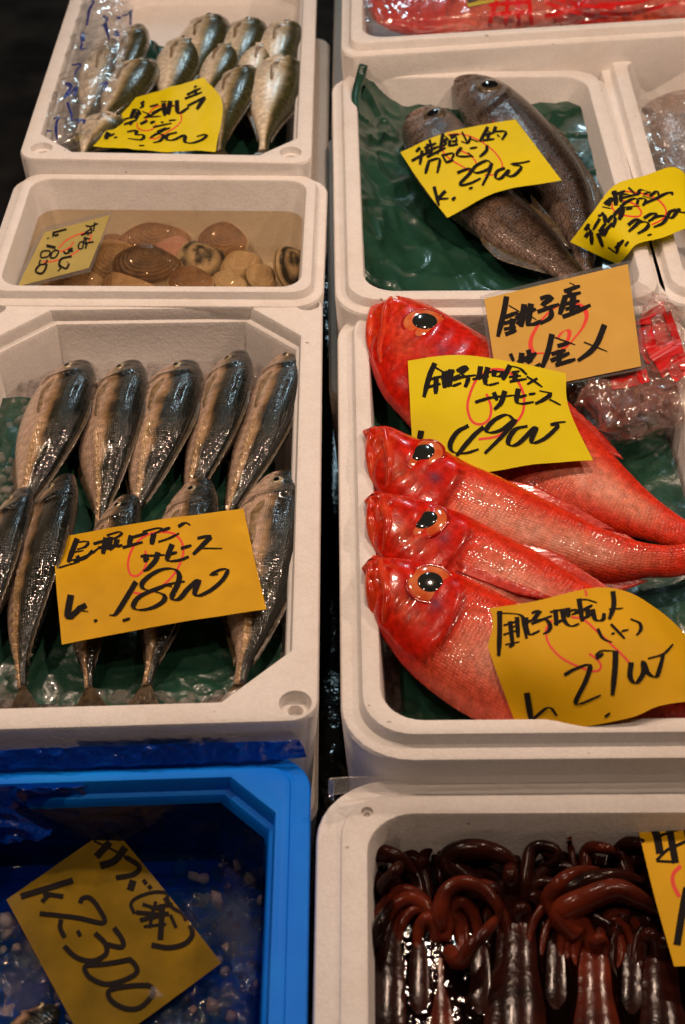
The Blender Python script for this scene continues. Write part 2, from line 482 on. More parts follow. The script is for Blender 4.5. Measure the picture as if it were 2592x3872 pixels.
KIND = {
 'aji': dict(t=[0, .03, .10, .22, .40, .60, .80, .92, 1], top=[.03, .20, .35, .46, .50, .43, .24, .095, .07], bot=[.03, .16, .32, .45, .52, .46, .24, .09, .07],
             wid=[.01, .09, .18, .25, .29, .26, .16, .08, .045]),
 'isaki': dict(t=[0, .03, .10, .22, .38, .58, .80, .92, 1], top=[.03, .20, .36, .47, .50, .42, .20, .10, .08], bot=[.03, .16, .30, .42, .50, .42, .19, .09, .08],
             wid=[.02, .11, .20, .27, .30, .26, .15, .08, .05]),
}
def loft_body(c, d, l, a, b, wd, dispf=None, na=40, name='body'):
    """c centres, d dorsal dirs, l lateral dirs, a/b half heights, wd half widths -> verts, faces, t, h, side"""
    n = len(c)
    ph = np.linspace(0, 2*np.pi, na, endpoint=False)
    co, si = np.cos(ph), np.sin(ph)
    hh = np.sign(co)*np.abs(co)**0.92
    ss = np.sign(si)*np.abs(si)**0.95
    t = np.linspace(0, 1, n)
    up = np.where(hh[None, :] > 0, a[:, None], b[:, None])
    V = c[:, None, :]+d[:, None, :]*(up*hh[None, :])[..., None]+l[:, None, :]*(wd[:, None]*ss[None, :])[..., None]
    T = np.repeat(t[:, None], na, 1); Hh = np.repeat(hh[None, :], n, 0); S = np.repeat(np.sign(si)[None, :], n, 0)
    if dispf is not None:
        V = V+l[:, None, :]*(dispf(T, Hh)*S*np.abs(si)[None, :]**0.5)[..., None]
    seg = np.linalg.norm(np.diff(c, axis=0), axis=1)
    sl = np.concatenate([[0], np.cumsum(seg)])
    uv = np.stack([np.repeat(sl[:, None], na, 1), Hh*((a+b)/2)[:, None]*1.15], -1)
    V, uv = V.reshape(-1, 3), uv.reshape(-1, 2)
    T, Hh, S = T.ravel(), Hh.ravel(), S.ravel()
    faces = []
    for i in range(n-1):
        for j in range(na):
            k = (j+1) % na
            faces.append((i*na+j, i*na+k, (i+1)*na+k, (i+1)*na+j))
    faces.append(tuple(range(na))[::-1]); faces.append(tuple((n-1)*na+j for j in range(na)))
    return V, faces, uv, T, Hh, S, sl[-1]

def fin_sheet(name, parent, base, tips, mat, lat, nr=14, ns=5, wav=0.0012, colr=(.1, .08, .05), thick=0.0006):
    """a rayed fin between a base curve and a tip curve (world points), thin but solid"""
    bpts, tpts = catmull(base, nr*2+1), catmull(tips, nr*2+1)
    lat = np.asarray(lat, float)
    V = []
    for side in (1, -1):
        for i in range(nr*2+1):
            for j in range(ns+1):
                f = j/ns
                q = bpts[i]*(1-f)+tpts[i]*f
                V.append(q+lat*(thick*side*(1-.7*f)+wav*(1 if i % 2 else -1)*min(1, f*2)*.5))
    m = (nr*2+1)*(ns+1)
    F = []
    for i in range(nr*2):
        for j in range(ns):
            q = (i*(ns+1)+j, (i+1)*(ns+1)+j, (i+1)*(ns+1)+j+1, i*(ns+1)+j+1)
            F.append(q); F.append(tuple(m+x for x in q[::-1]))
    ring = [i*(ns+1) for i in range(nr*2+1)]+[nr*2*(ns+1)+j for j in range(1, ns+1)]+[i*(ns+1)+ns for i in range(nr*2-1, -1, -1)]+[j for j in range(ns-1, 0, -1)]
    for x, y in zip(ring, ring[1:]+ring[:1]):
        F.append((x, m+x, m+y, y))
    return mk(name, V, F, mat, parent)

def dome(name, parent, pos, nrm, r, flat, mat, xdir=None, seg=24, rings=8):
    nrm = Vector(nrm).normalized()
    x = Vector(xdir) if xdir is not None else nrm.orthogonal()
    x = (x-nrm*x.dot(nrm)).normalized(); y = nrm.cross(x)
    V, F = [], []
    for i in range(rings+1):
        th = math.pi/2*i/rings
        for j in range(seg):
            a = 2*math.pi*j/seg
            V.append(Vector(pos)+(x*math.cos(a)+y*math.sin(a))*r*math.cos(th)+nrm*(r*flat*math.sin(th)))
    for i in range(rings):
        for j in range(seg):
            k = (j+1) % seg
            F.append((i*seg+j, i*seg+k, (i+1)*seg+k, (i+1)*seg+j))
    F.append(tuple(range(seg))[::-1])
    return mk(name, V, F, mat, parent)

M['eye_dark'] = mat_plain('fish_pupil', (0.006, 0.007, 0.008), 0.06, 1.0)
M['eye_gold'] = mat_noise('fish_iris', (0.20, 0.15, 0.07), (0.42, 0.36, 0.22), 300, 0.2, 0.8, 0.1)
M['aji'] = mat_fish('horse_mackerel_skin', 400, 0.60, 0.21, 0.85, 0.18, metal=0.10, bdist=0.0010, spec=0.3)
M['isaki'] = mat_fish('grunt_skin', 360, 0.48, 0.21, 0.6, 0.16, metal=0.08, bdist=0.0008, spec=0.3)
M['fin_dark'] = mat_noise('dark_fin', (0.05, 0.035, 0.02), (0.12, 0.085, 0.045), 160, 0.3, 0.4, 0.3)
M['fin_pale'] = mat_noise('pale_fin', (0.16, 0.10, 0.045), (0.34, 0.23, 0.12), 160, 0.3, 0.4, 0.3)

def col_aji(T, Hh, V, seed):
    n1, n2 = nz(V, 55, seed), nz(V, 190, seed+3)
    h = Hh+0.17*n1+0.05*n2
    belly = np.array([.62, .43, .31]); mid = np.array([.34, .20, .085]); back = np.array([.030, .028, .018]); dk = np.array([.010, .012, .010])
    k1 = sstep(-.02, .16, h)[:, None]; k2 = sstep(.14, .36, h)[:, None]; k3 = sstep(.5, .9, h)[:, None]
    c = belly*(1-k1)+mid*k1
    c = c*(1-k2)+back*k2
    c = c*(1-k3)+dk*k3
    c = c*(1+0.35*n2[:, None]*(0.4+k2))
    # blotches on the flank, dark gill-cover corner, tan streak on the head
    c *= (1-0.35*sstep(.15, .5, n1)[:, None]*k1)
    g = np.exp(-(((T-.235)/.018)**2+((Hh-.32)/.14)**2))[:, None]
    c = c*(1-.92*g)
    hd = (1-sstep(.19, .23, T))[:, None]
    c = c*(1-hd*.35*(Hh > -.1)[:, None])
    for t0, h0, sl, am in ((.06, -.15, .5, .7), (.15, -.1, .25, .55), (.185, .2, -.1, .45)):
        q = np.exp(-((T-t0-sl*.1*(Hh-h0))/.006)**2)*(np.abs(Hh-h0) < .4)
        c = c*(1-am*q[:, None])
    ck = np.exp(-(((T-.17)/.035)**2+((Hh+.1)/.25)**2))[:, None]
    c = c*(1-.4*ck)+np.array([.60, .44, .30])*.4*ck
    gl = np.exp(-((T-.225-.03*Hh**2)/.008)**2)[:, None]*(np.abs(Hh) < .7)[:, None]
    c = c*(1-.8*gl)
    mus = (.5+.5*np.sin(T*150+6*np.abs(Hh+.25)))*(1-k1[:, 0])*sstep(.24, .3, T)
    c = c*(1-.20*mus[:, None])
    dl = np.exp(-((Hh-.30)/.045)**2)*sstep(.22, .3, T)*(1-sstep(.7, .9, T))
    c = c*(1-.35*dl[:, None])
    st = (sstep(.5, .62, T)*np.exp(-((Hh+.02)/.10)**2))[:, None]
    c = c*(1-.5*st)+np.array([.50, .34, .12])*.5*st
    return np.clip(c, .004, 1)
def col_isaki(T, Hh, V, seed):
    n1, n2 = nz(V, 60, seed), nz(V, 200, seed+3)
    h = Hh+0.08*n1
    belly = np.array([.74, .64, .49]); mid = np.array([.42, .33, .17]); back = np.array([.045, .044, .017])
    k1 = sstep(-.05, .2, h)[:, None]; k2 = sstep(.12, .5, h)[:, None]
    c = belly*(1-k1)+mid*k1
    c = c*(1-k2)+back*k2
    c = c*(1+0.3*n2[:, None])
    for h0 in (.30, .05):
        b = np.exp(-((Hh-h0)/.05)**2)[:, None]*sstep(.2, .3, T)[:, None]
        c = c*(1-.25*b)
    gl = np.exp(-((T-.24-.03*Hh**2)/.009)**2)[:, None]*(np.abs(Hh) < .7)[:, None]
    c = c*(1-.6*gl)
    return np.clip(c, .004, 1)

def gill_disp(amp, tg):
    def f(T, Hh):
        edge = tg-.035*(Hh**2)*1.5
        ridge = amp*sstep(edge-.06, edge-.004, T)*(1-sstep(edge-.004, edge+.008, T))*(np.abs(Hh) < .75)
        groove = -amp*.6*np.exp(-((T-.045-.06*np.abs(Hh+.2))/.012)**2)*(T < .14)
        pre = -amp*.45*np.exp(-((T-.15+.02*Hh)/.010)**2)*(np.abs(Hh) < .6)
        return ridge+groove+pre
    return f
def scute_disp(amp, tg):
    g = gill_disp(amp, tg)
    def f(T, Hh):
        s = sstep(.45, .6, T)*np.exp(-((Hh+.02)/.09)**2)*(.5+.5*np.sin(T*170))*1.6
        return g(T, Hh)+amp*1.0*s
    return f

def small_fish(kind, name, label, cat, group, pts, depth, roll, tail=True, seed=0.0, eye=True, zoff=0.0, zl=0.0):
    """pts: (px,py,z) from snout to tail root; roll: degrees the back is lifted from lying flat to the right"""
    K = KIND[kind]
    n = 90
    c = catmull([np.array(P(x, y, z)) for x, y, z in pts], n)
    L = np.linalg.norm(np.diff(c, axis=0), axis=1).sum()
    tan = np.gradient(c, axis=0); tan /= np.linalg.norm(tan, axis=1)[:, None]
    fw = -tan                                      # towards the head
    up = np.array([0, 0, 1.0])
    right = np.cross(fw, up); right /= np.linalg.norm(right, axis=1)[:, None]
    upp = np.cross(right, fw)
    d = right*math.cos(R(roll))+upp*math.sin(R(roll))
    l = upp*math.cos(R(roll))-right*math.sin(R(roll))
    t = np.linspace(0, 1, n)
    te = t.copy(); te[0] = 0.0
    a, b, wd = (catmull_1d(np.array(K['t']), np.array(K[k]), t)*depth for k in ('top', 'bot', 'wid'))
    disp = (scute_disp if kind == 'aji' else gill_disp)(depth*.045, .235)
    V, F, uv, T, Hh, S, L = loft_body(c, d, l, a, b, wd, disp, 44)
    col = (col_aji if kind == 'aji' else col_isaki)(T, Hh, V, seed)
    root = empty(name, Vector(c[n//2])-Vector((0, 0, depth*.3)), label, cat, group)
    body = mk('body', V, F, M[kind], root, True, None, uv, col)
    ie = int(n*.125)
    if eye:
        for s in (1, -1):
            pos = c[ie]+d[ie]*(a[ie]*.12)+l[ie]*s*wd[ie]*.90
            e = dome('eye', root, pos, l[ie]*s, depth*.085, .45, M['eye_gold'])
            dome('pupil', e, pos+l[ie]*s*depth*.018, l[ie]*s, depth*.052, .5, M['eye_dark'])
    # pectoral fin folded along the upper flank, low dorsal ridge, tail
    i0, i1 = int(n*.26), int(n*.48)
    def sk(i, h, s=1, off=.0006):
        hw = math.sqrt(max(0, 1-abs(h)**2))
        return c[i]+d[i]*((a[i] if h > 0 else b[i])*h)+l[i]*s*(wd[i]*hw+off)
    for s in (1, -1):
        fin_sheet('pectoral_fin', root, [sk(i0, -.02, s), sk(i0, -.10, s), sk(i0+1, -.2, s)], [sk(i1, -.10, s, .0012), sk(i1-2, -.20, s, .0012), sk(i0+5, -.32, s, .0012)], M['fin_pale'], l[i0], 7, 4, .0004, thick=.0003)
    idx = [int(n*f) for f in (.36, .46, .56, .68, .80, .90)]
    fin_sheet('dorsal_fin', root, [c[i]+d[i]*a[i]*.96 for i in idx], [c[i]+d[i]*(a[i]+depth*hf)+tan[i]*depth*.08 for i, hf in zip(idx, (.03, .07, .05, .035, .03, .015))], M['fin_dark'], l[n//2], 16, 3, .0008)
    idx = [int(n*f) for f in (.60, .68, .78, .90)]
    fin_sheet('anal_fin', root, [c[i]-d[i]*b[i]*.96 for i in idx], [c[i]-d[i]*(b[i]+depth*hf)+tan[i]*depth*.08 for i, hf in zip(idx, (.05, .05, .03, .015))], M['fin_dark'], l[n//2], 12, 3, .0008)
    if tail:
        q, tq, dq = c[-1], tan[-1], d[-1]
        base = [q+dq*a[-1]*.9, q, q-dq*b[-1]*.9]
        tips = [q+tq*depth*.62+dq*depth*.46, q+tq*depth*.45+dq*depth*.2, q+tq*depth*.30, q+tq*depth*.45-dq*depth*.2, q+tq*depth*.62-dq*depth*.46]
        fin_sheet('tail_fin', root, base, tips, M['fin_dark'], l[-1], 14, 5, .0009)
    return root

def z5(x, y): return (x/1.21, 1100+y/1.21)
zc = -0.040
back = [[(350, 330), (292, 480), (225, 680), (120, 970), (85, 1060)], [(582, 330), (545, 480), (500, 680), (468, 980), (455, 1080)], [(838, 325), (785, 480), (712, 700), (640, 960), (610, 1050)],
        [(1075, 283), (1035, 450), (968, 680), (880, 930), (845, 1040)], [(1345, 262), (1275, 450), (1185, 700), (1070, 970), (1030, 1080)]]
place = ['leftmost horse mackerel of the back row, beside bare ice', 'horse mackerel second from the left in the back row', 'middle horse mackerel of the back row with a pale gold flank',
         'horse mackerel of the back row with its snout raised, second from the right', 'back row horse mackerel leaning on the right box wall']
for i, pl in enumerate(back):
    pts = [(*z5(x, y), zc+dz) for (x, y), dz in zip(pl, (.0, .006, .006, -.004, -.008))]
    small_fish('aji', 'horse_mackerel', place[i], 'fish', 'horse mackerel in the foam box', pts, [.074, .070, .071, .064, .064][i], [22, 26, 18, 30, 24][i], True, i*3.1)
front = [[(88, 1846), (10, 2060), (-60, 2330), (-110, 2560)], [(243, 1796), (158, 2100), (92, 2400), (84, 2600)], [(482, 1868), (410, 2110), (342, 2390), (336, 2600)],
         [(752, 1806), (690, 2070), (606, 2390), (556, 2590)], [(1068, 1780), (1010, 2050), (948, 2390), (905, 2590)]]
place = ['dark horse mackerel of the front row cut off by the left photo edge', 'near black horse mackerel of the front row left of the orange price card',
         'front row horse mackerel under the left half of the orange card', 'front row horse mackerel under the middle of the orange card', 'large silver brown horse mackerel of the front row at the right box wall']
for i, pl in enumerate(front):
    pts = [(x, y, zc+.004+dz) for (x, y), dz in zip(pl, (.004, .004, -.002, -.012))]
    small_fish('aji', 'horse_mackerel', place[i], 'fish', 'horse mackerel in the foam box', pts, [.056, .064, .056, .062, .076][i], [40, 42, 30, 22, 14][i], True, 20+i*3.7)

def z1(x, y): return (x/1.21, y/1.21)
za = ZA-0.030
isk = [([(968, 84), (935, 190), (895, 330), (865, 440)], .060, 22, 'plump silver green fish at the top of the far row, left one of three'), ([(1142, 100), (1115, 200), (1070, 330), (1040, 430)], .056, 22, 'silver green fish in the middle of the far row of three'),
       ([(1316, 112), (1285, 210), (1240, 340), (1205, 440)], .056, 14, 'paler silver green fish of the far row touching the right box wall'),
       ([(848, 180), (822, 290), (775, 430), (745, 540)], .054, 18, 'silver green fish with its face up just above the yellow card'), ([(1048, 206), (1010, 300), (965, 400), (930, 500)], .046, 22, 'narrow silver green fish behind the card top right corner'),
       ([(1215, 203), (1185, 300), (1140, 400), (1110, 500)], .046, 4, 'golden cheeked silver green fish in the second row near the right wall'),
       ([(1300, 264), (1268, 400), (1222, 560), (1206, 690)], .060, 8, 'bright bellied silver green fish of the near row at the right wall'), ([(1122, 316), (1072, 430), (1030, 580), (1010, 690)], .052, 32, 'dark backed silver green fish of the near row right of the yellow card'),
       ([(664, 288), (600, 380), (520, 510), (405, 610)], .056, 26, 'dark silver green fish lying left of the yellow card'), ([(622, 120), (596, 240), (520, 420), (420, 560)], .044, 34, 'dark silver green fish half hidden by the printed bag'),
       ([(560, 560), (480, 600), (410, 660), (380, 720)], .050, 6, 'pale bellied silver green fish under the lower left card corner'),
       ([(500, 180), (470, 330), (420, 480), (350, 640)], .046, 10, 'silver fish inside the printed clear bag')]
for i, (pl, dep, ro, lab) in enumerate(isk):
    pts = [(*z1(x, y), za+dz+(.006 if i in (6, 7, 8) else 0)) for (x, y), dz in zip(pl, (.0, .003, .0, -.008))]
    small_fish('isaki', 'grunt_fish', lab, 'fish', 'small silver green fish in the far box', pts, dep*1.25, ro-12, True, 50+i*2.3)
# ------------------------------------------------------------------ big fish lofted between their back and belly lines
def outline_fish(name, label, cat, group, dors, vent, zd, zv, thick, wprof, mat, colf, dispf, seed, n=84, na=52, z_end=None):
    """dors / vent: (px,py) lines from mouth to tail; zd / zv: their heights (start, end)"""
    D = catmull(np.array(dors, float), n); Vn = catmull(np.array(vent, float), n)
    t = np.linspace(0, 1, n)
    zd = np.interp(t, np.linspace(0, 1, len(zd)), zd); zv = np.interp(t, np.linspace(0, 1, len(zv)), zv)
    D = np.array([P(x, y, z) for (x, y), z in zip(D, zd)]); Vv = np.array([P(x, y, z) for (x, y), z in zip(Vn, zv)])
    c = (D+Vv)/2
    d = D-Vv
    half = np.linalg.norm(d, axis=1)/2
    d = d/(2*half)[:, None]
    tan = np.gradient(c, axis=0); tan /= np.linalg.norm(tan, axis=1)[:, None]
    l = np.cross(d, tan); l /= np.linalg.norm(l, axis=1)[:, None]
    if l[:, 2].mean() < 0: l = -l
    wd = catmull_1d(np.array(wprof[0]), np.array(wprof[1]), t)*thick
    V, F, uv, T, Hh, S, L = loft_body(c, d, l, half*.985, half*.985, wd, dispf, na)
    col = colf(T, Hh, V, seed)
    root = empty(name, Vector(c[n//2])-Vector((0, 0, thick)), label, cat, group)
    body = mk('body', V, F, mat, root, True, None, uv, col)
    tree = BVHTree.FromPolygons([Vector(v) for v in V], F)
    info = dict(c=c, d=d, l=l, half=half, wd=wd, tan=tan, tree=tree, root=root, n=n)
    return root, info
def hit(info, px, py):
    p0 = Vector(CO); p1 = P(px, py, -0.3)
    loc, nrm, i, dist = info['tree'].ray_cast(p0, (p1-p0).normalized())
    if nrm is not None and nrm.dot(p0-loc) < 0: nrm = -nrm
    return loc, nrm
def surf(info, t, h, off=.0015, s=1):
    i = int(round(t*(info['n']-1)))
    hw = math.sqrt(max(0, 1-h*h))
    return info['c'][i]+info['d'][i]*info['half'][i]*h+info['l'][i]*s*(info['wd'][i]*hw+off)

def col_red(T, Hh, V, seed):
    n1, n2, n3 = nz(V, 28, seed), nz(V, 90, seed+5), nz(V, 260, seed+9)
    deep = np.array([.60, .012, .003]); red = np.array([.64, .030, .009]); pink = np.array([.70, .18, .10]); pale = np.array([.76, .36, .27]); orange = np.array([.70, .10, .02])
    e = .335-.05*Hh**2
    hd = 1-sstep(e-.02, e+.02, T)
    fl = np.exp(-((Hh+.05)/.52)**4)*sstep(e, e+.05, T)*(1-sstep(.84, .97, T))
    fl = np.clip(fl*(.85+.5*n1), 0, 1)[:, None]
    c = red*(1-fl)+pink*fl
    f2 = np.clip(np.exp(-((Hh+.12)/.34)**2)*sstep(e+.02, e+.12, T)*(1-sstep(.7, .9, T))*(.55+.7*n2), 0, 1)[:, None]
    c = c*(1-f2)+pale*f2
    bl = np.clip(sstep(-.25, -.7, Hh) if False else (1-sstep(-.85, -.35, Hh)), 0, 1)*sstep(.25, .4, T)*(1-sstep(.6, .8, T))
    c = c*(1-.5*bl[:, None])+pink*.5*bl[:, None]
    # the head: deep red with paler cheek and orange jaw streaks
    ch = np.clip(np.exp(-(((T-.20)/.06)**2+((Hh+.22)/.26)**2))*(.7+.9*n2), 0, 1)
    hc = deep*(1-ch[:, None])+np.array([.66, .10, .045])*ch[:, None]
    stk = np.clip(.5+1.2*nz(np.stack([T*9, Hh*2.2, T*0], -1), 3.5, seed), 0, 1)*(T < .13)
    hc = hc*(1-.4*stk[:, None])+orange*.4*stk[:, None]
    for (ta, ha, tw, hw, cc, am) in ((.275, .12, .020, .14, (.10, .045, .09), .85), (.235, -.18, .012, .10, (.22, .05, .07), .5), (.16, -.05, .02, .10, (.40, .10, .08), .5)):
        gp = np.clip(np.exp(-(((T-ta)/tw)**2+((Hh-ha)/hw)**2))*(.7+.9*n2), 0, 1)[:, None]*am
        hc = hc*(1-gp)+np.array(cc)*gp
    ln = np.clip(nz(np.stack([T*60, Hh*5, T*0], -1), 1.0, seed), -1, 1)[:, None]
    hc = hc*(1+.18*ln)
    wv = np.clip(np.abs(nz(V, 120, seed+2))*2.2, 0, 1)[:, None]
    hc = hc*(.86+.14*wv)
    c = c*(1-hd[:, None])+hc*hd[:, None]
    c = c*(1+.14*n3[:, None]+.08*n2[:, None])
    for t0, wdt, kf in ((.335, .007, .5), (.20, .006, .3), (.245, .005, .22)):
        k = np.exp(-((T-(t0-.05*Hh**2+.012*n1))/wdt)**2)*(np.abs(Hh+.1) < .72)
        c = c*(1-kf*k[:, None])
    return np.concatenate([np.clip(c, .003, 1), (1-.92*hd)[:, None]], 1)
def disp_red(thick):
    def f(T, Hh):
        e = .335-.05*Hh**2
        ok = (np.abs(Hh+.05) < .8)
        r = .0024*sstep(e-.05, e-.006, T)*(1-sstep(e-.006, e+.006, T))*ok
        r -= .0034*np.exp(-((T-.205+.05*Hh**2)/.009)**2)*ok
        r -= .0016*np.exp(-((T-.25+.05*Hh**2)/.006)**2)*ok
        # maxilla plates and mouth folds
        r -= .0040*np.exp(-((T-.055-.030*(Hh+.1))/.008)**2)*(Hh < .55)
        r -= .0042*np.exp(-((T-.105+.02*Hh)/.008)**2)*(Hh < .35)
        r += .0022*np.exp(-((T-.08)/.012)**2)*(Hh < .45)
        r += .0012*np.exp(-(((T-.155)/.05)**2+((Hh-.42)/.30)**2))
        r += .0010*np.sin(T*300+5*Hh)*(T < .2)*np.exp(-((Hh+.2)/.5)**2)
        r -= .0060*np.exp(-((T-.012-.02*(Hh-.2))/.012)**2)*(np.abs(Hh-.2) < .5)
        return r
    return f
M['red_fish'] = mat_fish('red_bream_skin', 360, 0.42, 0.24, 0.40, 0.15, metal=0.0, bdist=0.0011, spec=0.18)
M['red_jaw'] = mat_noise('red_jaw_skin', (0.50, 0.010, 0.004), (0.68, 0.07, 0.02), 60, 0.24, 0.5, 0.4, 0.001, 200, spec=0.2)
M['red_fin'] = mat_noise('red_fin', (0.45, 0.02, 0.012), (0.66, 0.06, 0.03), 120, 0.25, 0.6, 0.3)
M['eye_red'] = mat_noise('red_eye_ring', (0.62, 0.09, 0.02), (0.72, 0.22, 0.08), 70, 0.12, 1.0, 0.1, 0.001, 80, 0.40, 0.66)
M['pupil_grey'] = mat_plain('cloudy_fish_pupil', (0.018, 0.020, 0.019), 0.12, 1.0)
M['socket'] = mat_noise('red_eye_socket', (0.30, 0.006, 0.004), (0.50, 0.02, 0.01), 90, 0.15, 0.8, 0.2)
WRED = ([0, .04, .12, .22, .35, .5, .68, .85, .94, 1], [.30, .50, .78, .95, 1.0, .98, .76, .42, .30, .26])

def tube_mesh(V, F, pts, rad, seg=10, n=None):
    n = n or max(6, len(pts)*5)
    c = catmull(np.array([list(p) for p in pts]), n)
    r = np.interp(np.linspace(0, 1, n), np.linspace(0, 1, len(rad)), rad)
    tn = np.gradient(c, axis=0); tn /= np.linalg.norm(tn, axis=1)[:, None]+1e-9
    k0 = len(V)
    ref = Vector((0.13, 0.2, 1)).normalized()
    for i in range(n):
        t = Vector(tn[i]); x = ref.cross(t)
        if x.length < 1e-3: x = Vector((1, 0, 0))
        x.normalize(); y = t.cross(x)
        for j in range(seg):
            a = 2*math.pi*j/seg
            V.append(Vector(c[i])+(x*math.cos(a)+y*math.sin(a))*r[i])
    for i in range(n-1):
        for j in range(seg):
            k = (j+1) % seg
            F.append((k0+i*seg+j, k0+i*seg+k, k0+(i+1)*seg+k, k0+(i+1)*seg+j))
    F.append(tuple(k0+j for j in range(seg))[::-1]); F.append(tuple(k0+(n-1)*seg+j for j in range(seg)))

def ring_mesh(name, parent, pos, nrm, r, rad, mat, xdir):
    nrm = Vector(nrm).normalized(); x = (Vector(xdir)-nrm*nrm.dot(Vector(xdir))).normalized(); y = nrm.cross(x)
    V, F = [], []
    for i in range(40):
        a = 2*math.pi*i/40; o = x*math.cos(a)+y*math.sin(a)
        for j in range(8):
            b = 2*math.pi*j/8
            V.append(Vector(pos)+o*(r+rad*math.cos(b))+nrm*rad*.9*math.sin(b))
    for i in range(40):
        for j in range(8):
            F.append((i*8+j, ((i+1) % 40)*8+j, ((i+1) % 40)*8+(j+1) % 8, i*8+(j+1) % 8))
    return mk(name, V, F, mat, parent)
def big_red(label, dors, vent, zd, zv, thick, eye, er, pr, seed, pect=None, pxm=3600.0, jaws=None):
    root, I = outline_fish('red_bream', label, 'fish', 'big red fish in the near right box', dors, vent, zd, zv, thick, WRED, M['red_fish'], col_red, disp_red(thick), seed, 96, 56)
    loc, nrm = hit(I, *eye)
    xd = Vector(I['tan'][10])
    up = (nrm+Vector((0, -.15, .9))).normalized()
    s = 1/pxm
    e = dome('eye', root, loc-up*.003, up, er*s, .20, M['eye_red'], xd, 36, 10)
    dome('pupil', e, loc-up*.003+up*(er*s*.150), up, pr*s, .20, M['pupil_grey'], xd, 32, 8)
    ring_mesh('eye_rim', root, loc-up*.0028, up, er*s*1.03, .0015, M['socket'], xd)
    # dorsal and anal fins lying along the edges, forked tail
    idx = [.40, .47, .55, .64, .72]
    ii = [int(f*(I['n']-1)) for f in idx]
    fin_sheet('dorsal_fin', root, [I['c'][i]+I['d'][i]*I['half'][i]*.97 for i in ii], [I['c'][i]+I['d'][i]*(I['half'][i]+hh)+I['tan'][i]*.015 for i, hh in zip(ii, (.002, .007, .006, .004, .001))], M['red_fin'], I['l'][ii[2]], 14, 4, .0009)
    ii = [int(f*(I['n']-1)) for f in (.62, .70, .78, .86)]
    fin_sheet('anal_fin', root, [I['c'][i]-I['d'][i]*I['half'][i]*.97 for i in ii], [I['c'][i]-I['d'][i]*(I['half'][i]+hh)+I['tan'][i]*.012 for i, hh in zip(ii, (.002, .008, .006, .001))], M['red_fin'], I['l'][ii[1]], 12, 4, .0009)
    q, tq, dq, hq = I['c'][-1], I['tan'][-1], I['d'][-1], I['half'][-1]
    lf = I['l'][-1]
    fin_sheet('tail_fin', root, [q+dq*hq*.95, q, q-dq*hq*.95], [q+tq*.026+dq*.042+lf*.022, q+tq*.020+dq*.018+lf*.010, q+tq*.015+lf*.004, q+tq*.020-dq*.018+lf*.010, q+tq*.026-dq*.042+lf*.022], M['red_fin'], I['l'][-1], 16, 6, .001)
    if jaws:
        lo, mx = jaws
        for nm, pl, ra in (('lower_jaw', lo, (.0030, .0046, .0050, .0040, .0012)), ('upper_jaw', mx, (.0034, .0046, .0044, .0036, .0012))):
            q = []
            for k_, (x_, y_) in enumerate(pl):
                h_, n_ = hit(I, x_, y_)
                if h_ is None:
                    h_ = Vector(P(x_, y_, np.interp(k_/(len(pl)-1), (0, 1), ((zd[0]+zv[0])/2, (zd[0]+zv[1])/2)))); n_ = Vector((0, 0, 1))
                q.append(h_-n_*.0012)
            V_, F_ = [], []
            tube_mesh(V_, F_, q, list(ra), 12, 30)
            mk(nm, V_, F_, M['red_jaw'], root)
    if pect:
        b, tp = pect
        fin_sheet('pectoral_fin', root, [surf(I, *x) for x in b], [surf(I, x[0], x[1], .004) for x in tp], M['red_fin'], I['l'][30], 9, 6, .0012)
    return I

K1 = big_red('big red fish at the back, its mouth raised over the box rim', 
    [(1450, 1121), (1484, 1123), (1582, 1148), (1662, 1183), (1768, 1241), (1892, 1316), (1999, 1405), (2141, 1547), (2239, 1636), (2354, 1760), (2461, 1867), (2560, 1945), (2625, 1985)],
    [(1432, 1121), (1413, 1150), (1388, 1228), (1386, 1307), (1404, 1396), (1440, 1485), (1502, 1560), (1600, 1660), (1740, 1765), (1900, 1870), (2100, 1955), (2300, 2005), (2450, 2045), (2550, 2075), (2620, 2090)],
    (.010, .010, .0, -.012, -.02), (.002, -.012, -.026, -.03, -.03), .026, (1607, 1216), 80, 47, 1.0, None, 3590.0, ([(1438, 1124), (1416, 1152), (1400, 1215), (1396, 1290), (1408, 1360)], [(1478, 1128), (1462, 1170), (1452, 1240), (1436, 1315), (1440, 1375)]))
K2 = big_red('red fish with a pink scaled flank, second from the back', 
    [(1408, 1616), (1435, 1619), (1480, 1618), (1573, 1661), (1662, 1696), (1777, 1758), (1910, 1815), (2043, 1884), (2177, 1950), (2265, 1994), (2398, 2043), (2514, 2062), (2580, 2058), (2630, 2050)],
    [(1398, 1618), (1388, 1650), (1386, 1730), (1398, 1800), (1430, 1880), (1500, 1965), (1640, 2060), (1800, 2120), (2000, 2170), (2203, 2200), (2320, 2205), (2443, 2187), (2540, 2184), (2590, 2175), (2635, 2168)],
    (.016, .016, .012, .0, -.01), (.002, -.012, -.02, -.022, -.022), .022, (1599, 1711), 76, 45, 2.3, None, 3950.0, ([(1410, 1622), (1400, 1650), (1398, 1720), (1406, 1790), (1424, 1850)], [(1452, 1626), (1462, 1680), (1476, 1740), (1470, 1810), (1456, 1870)]))
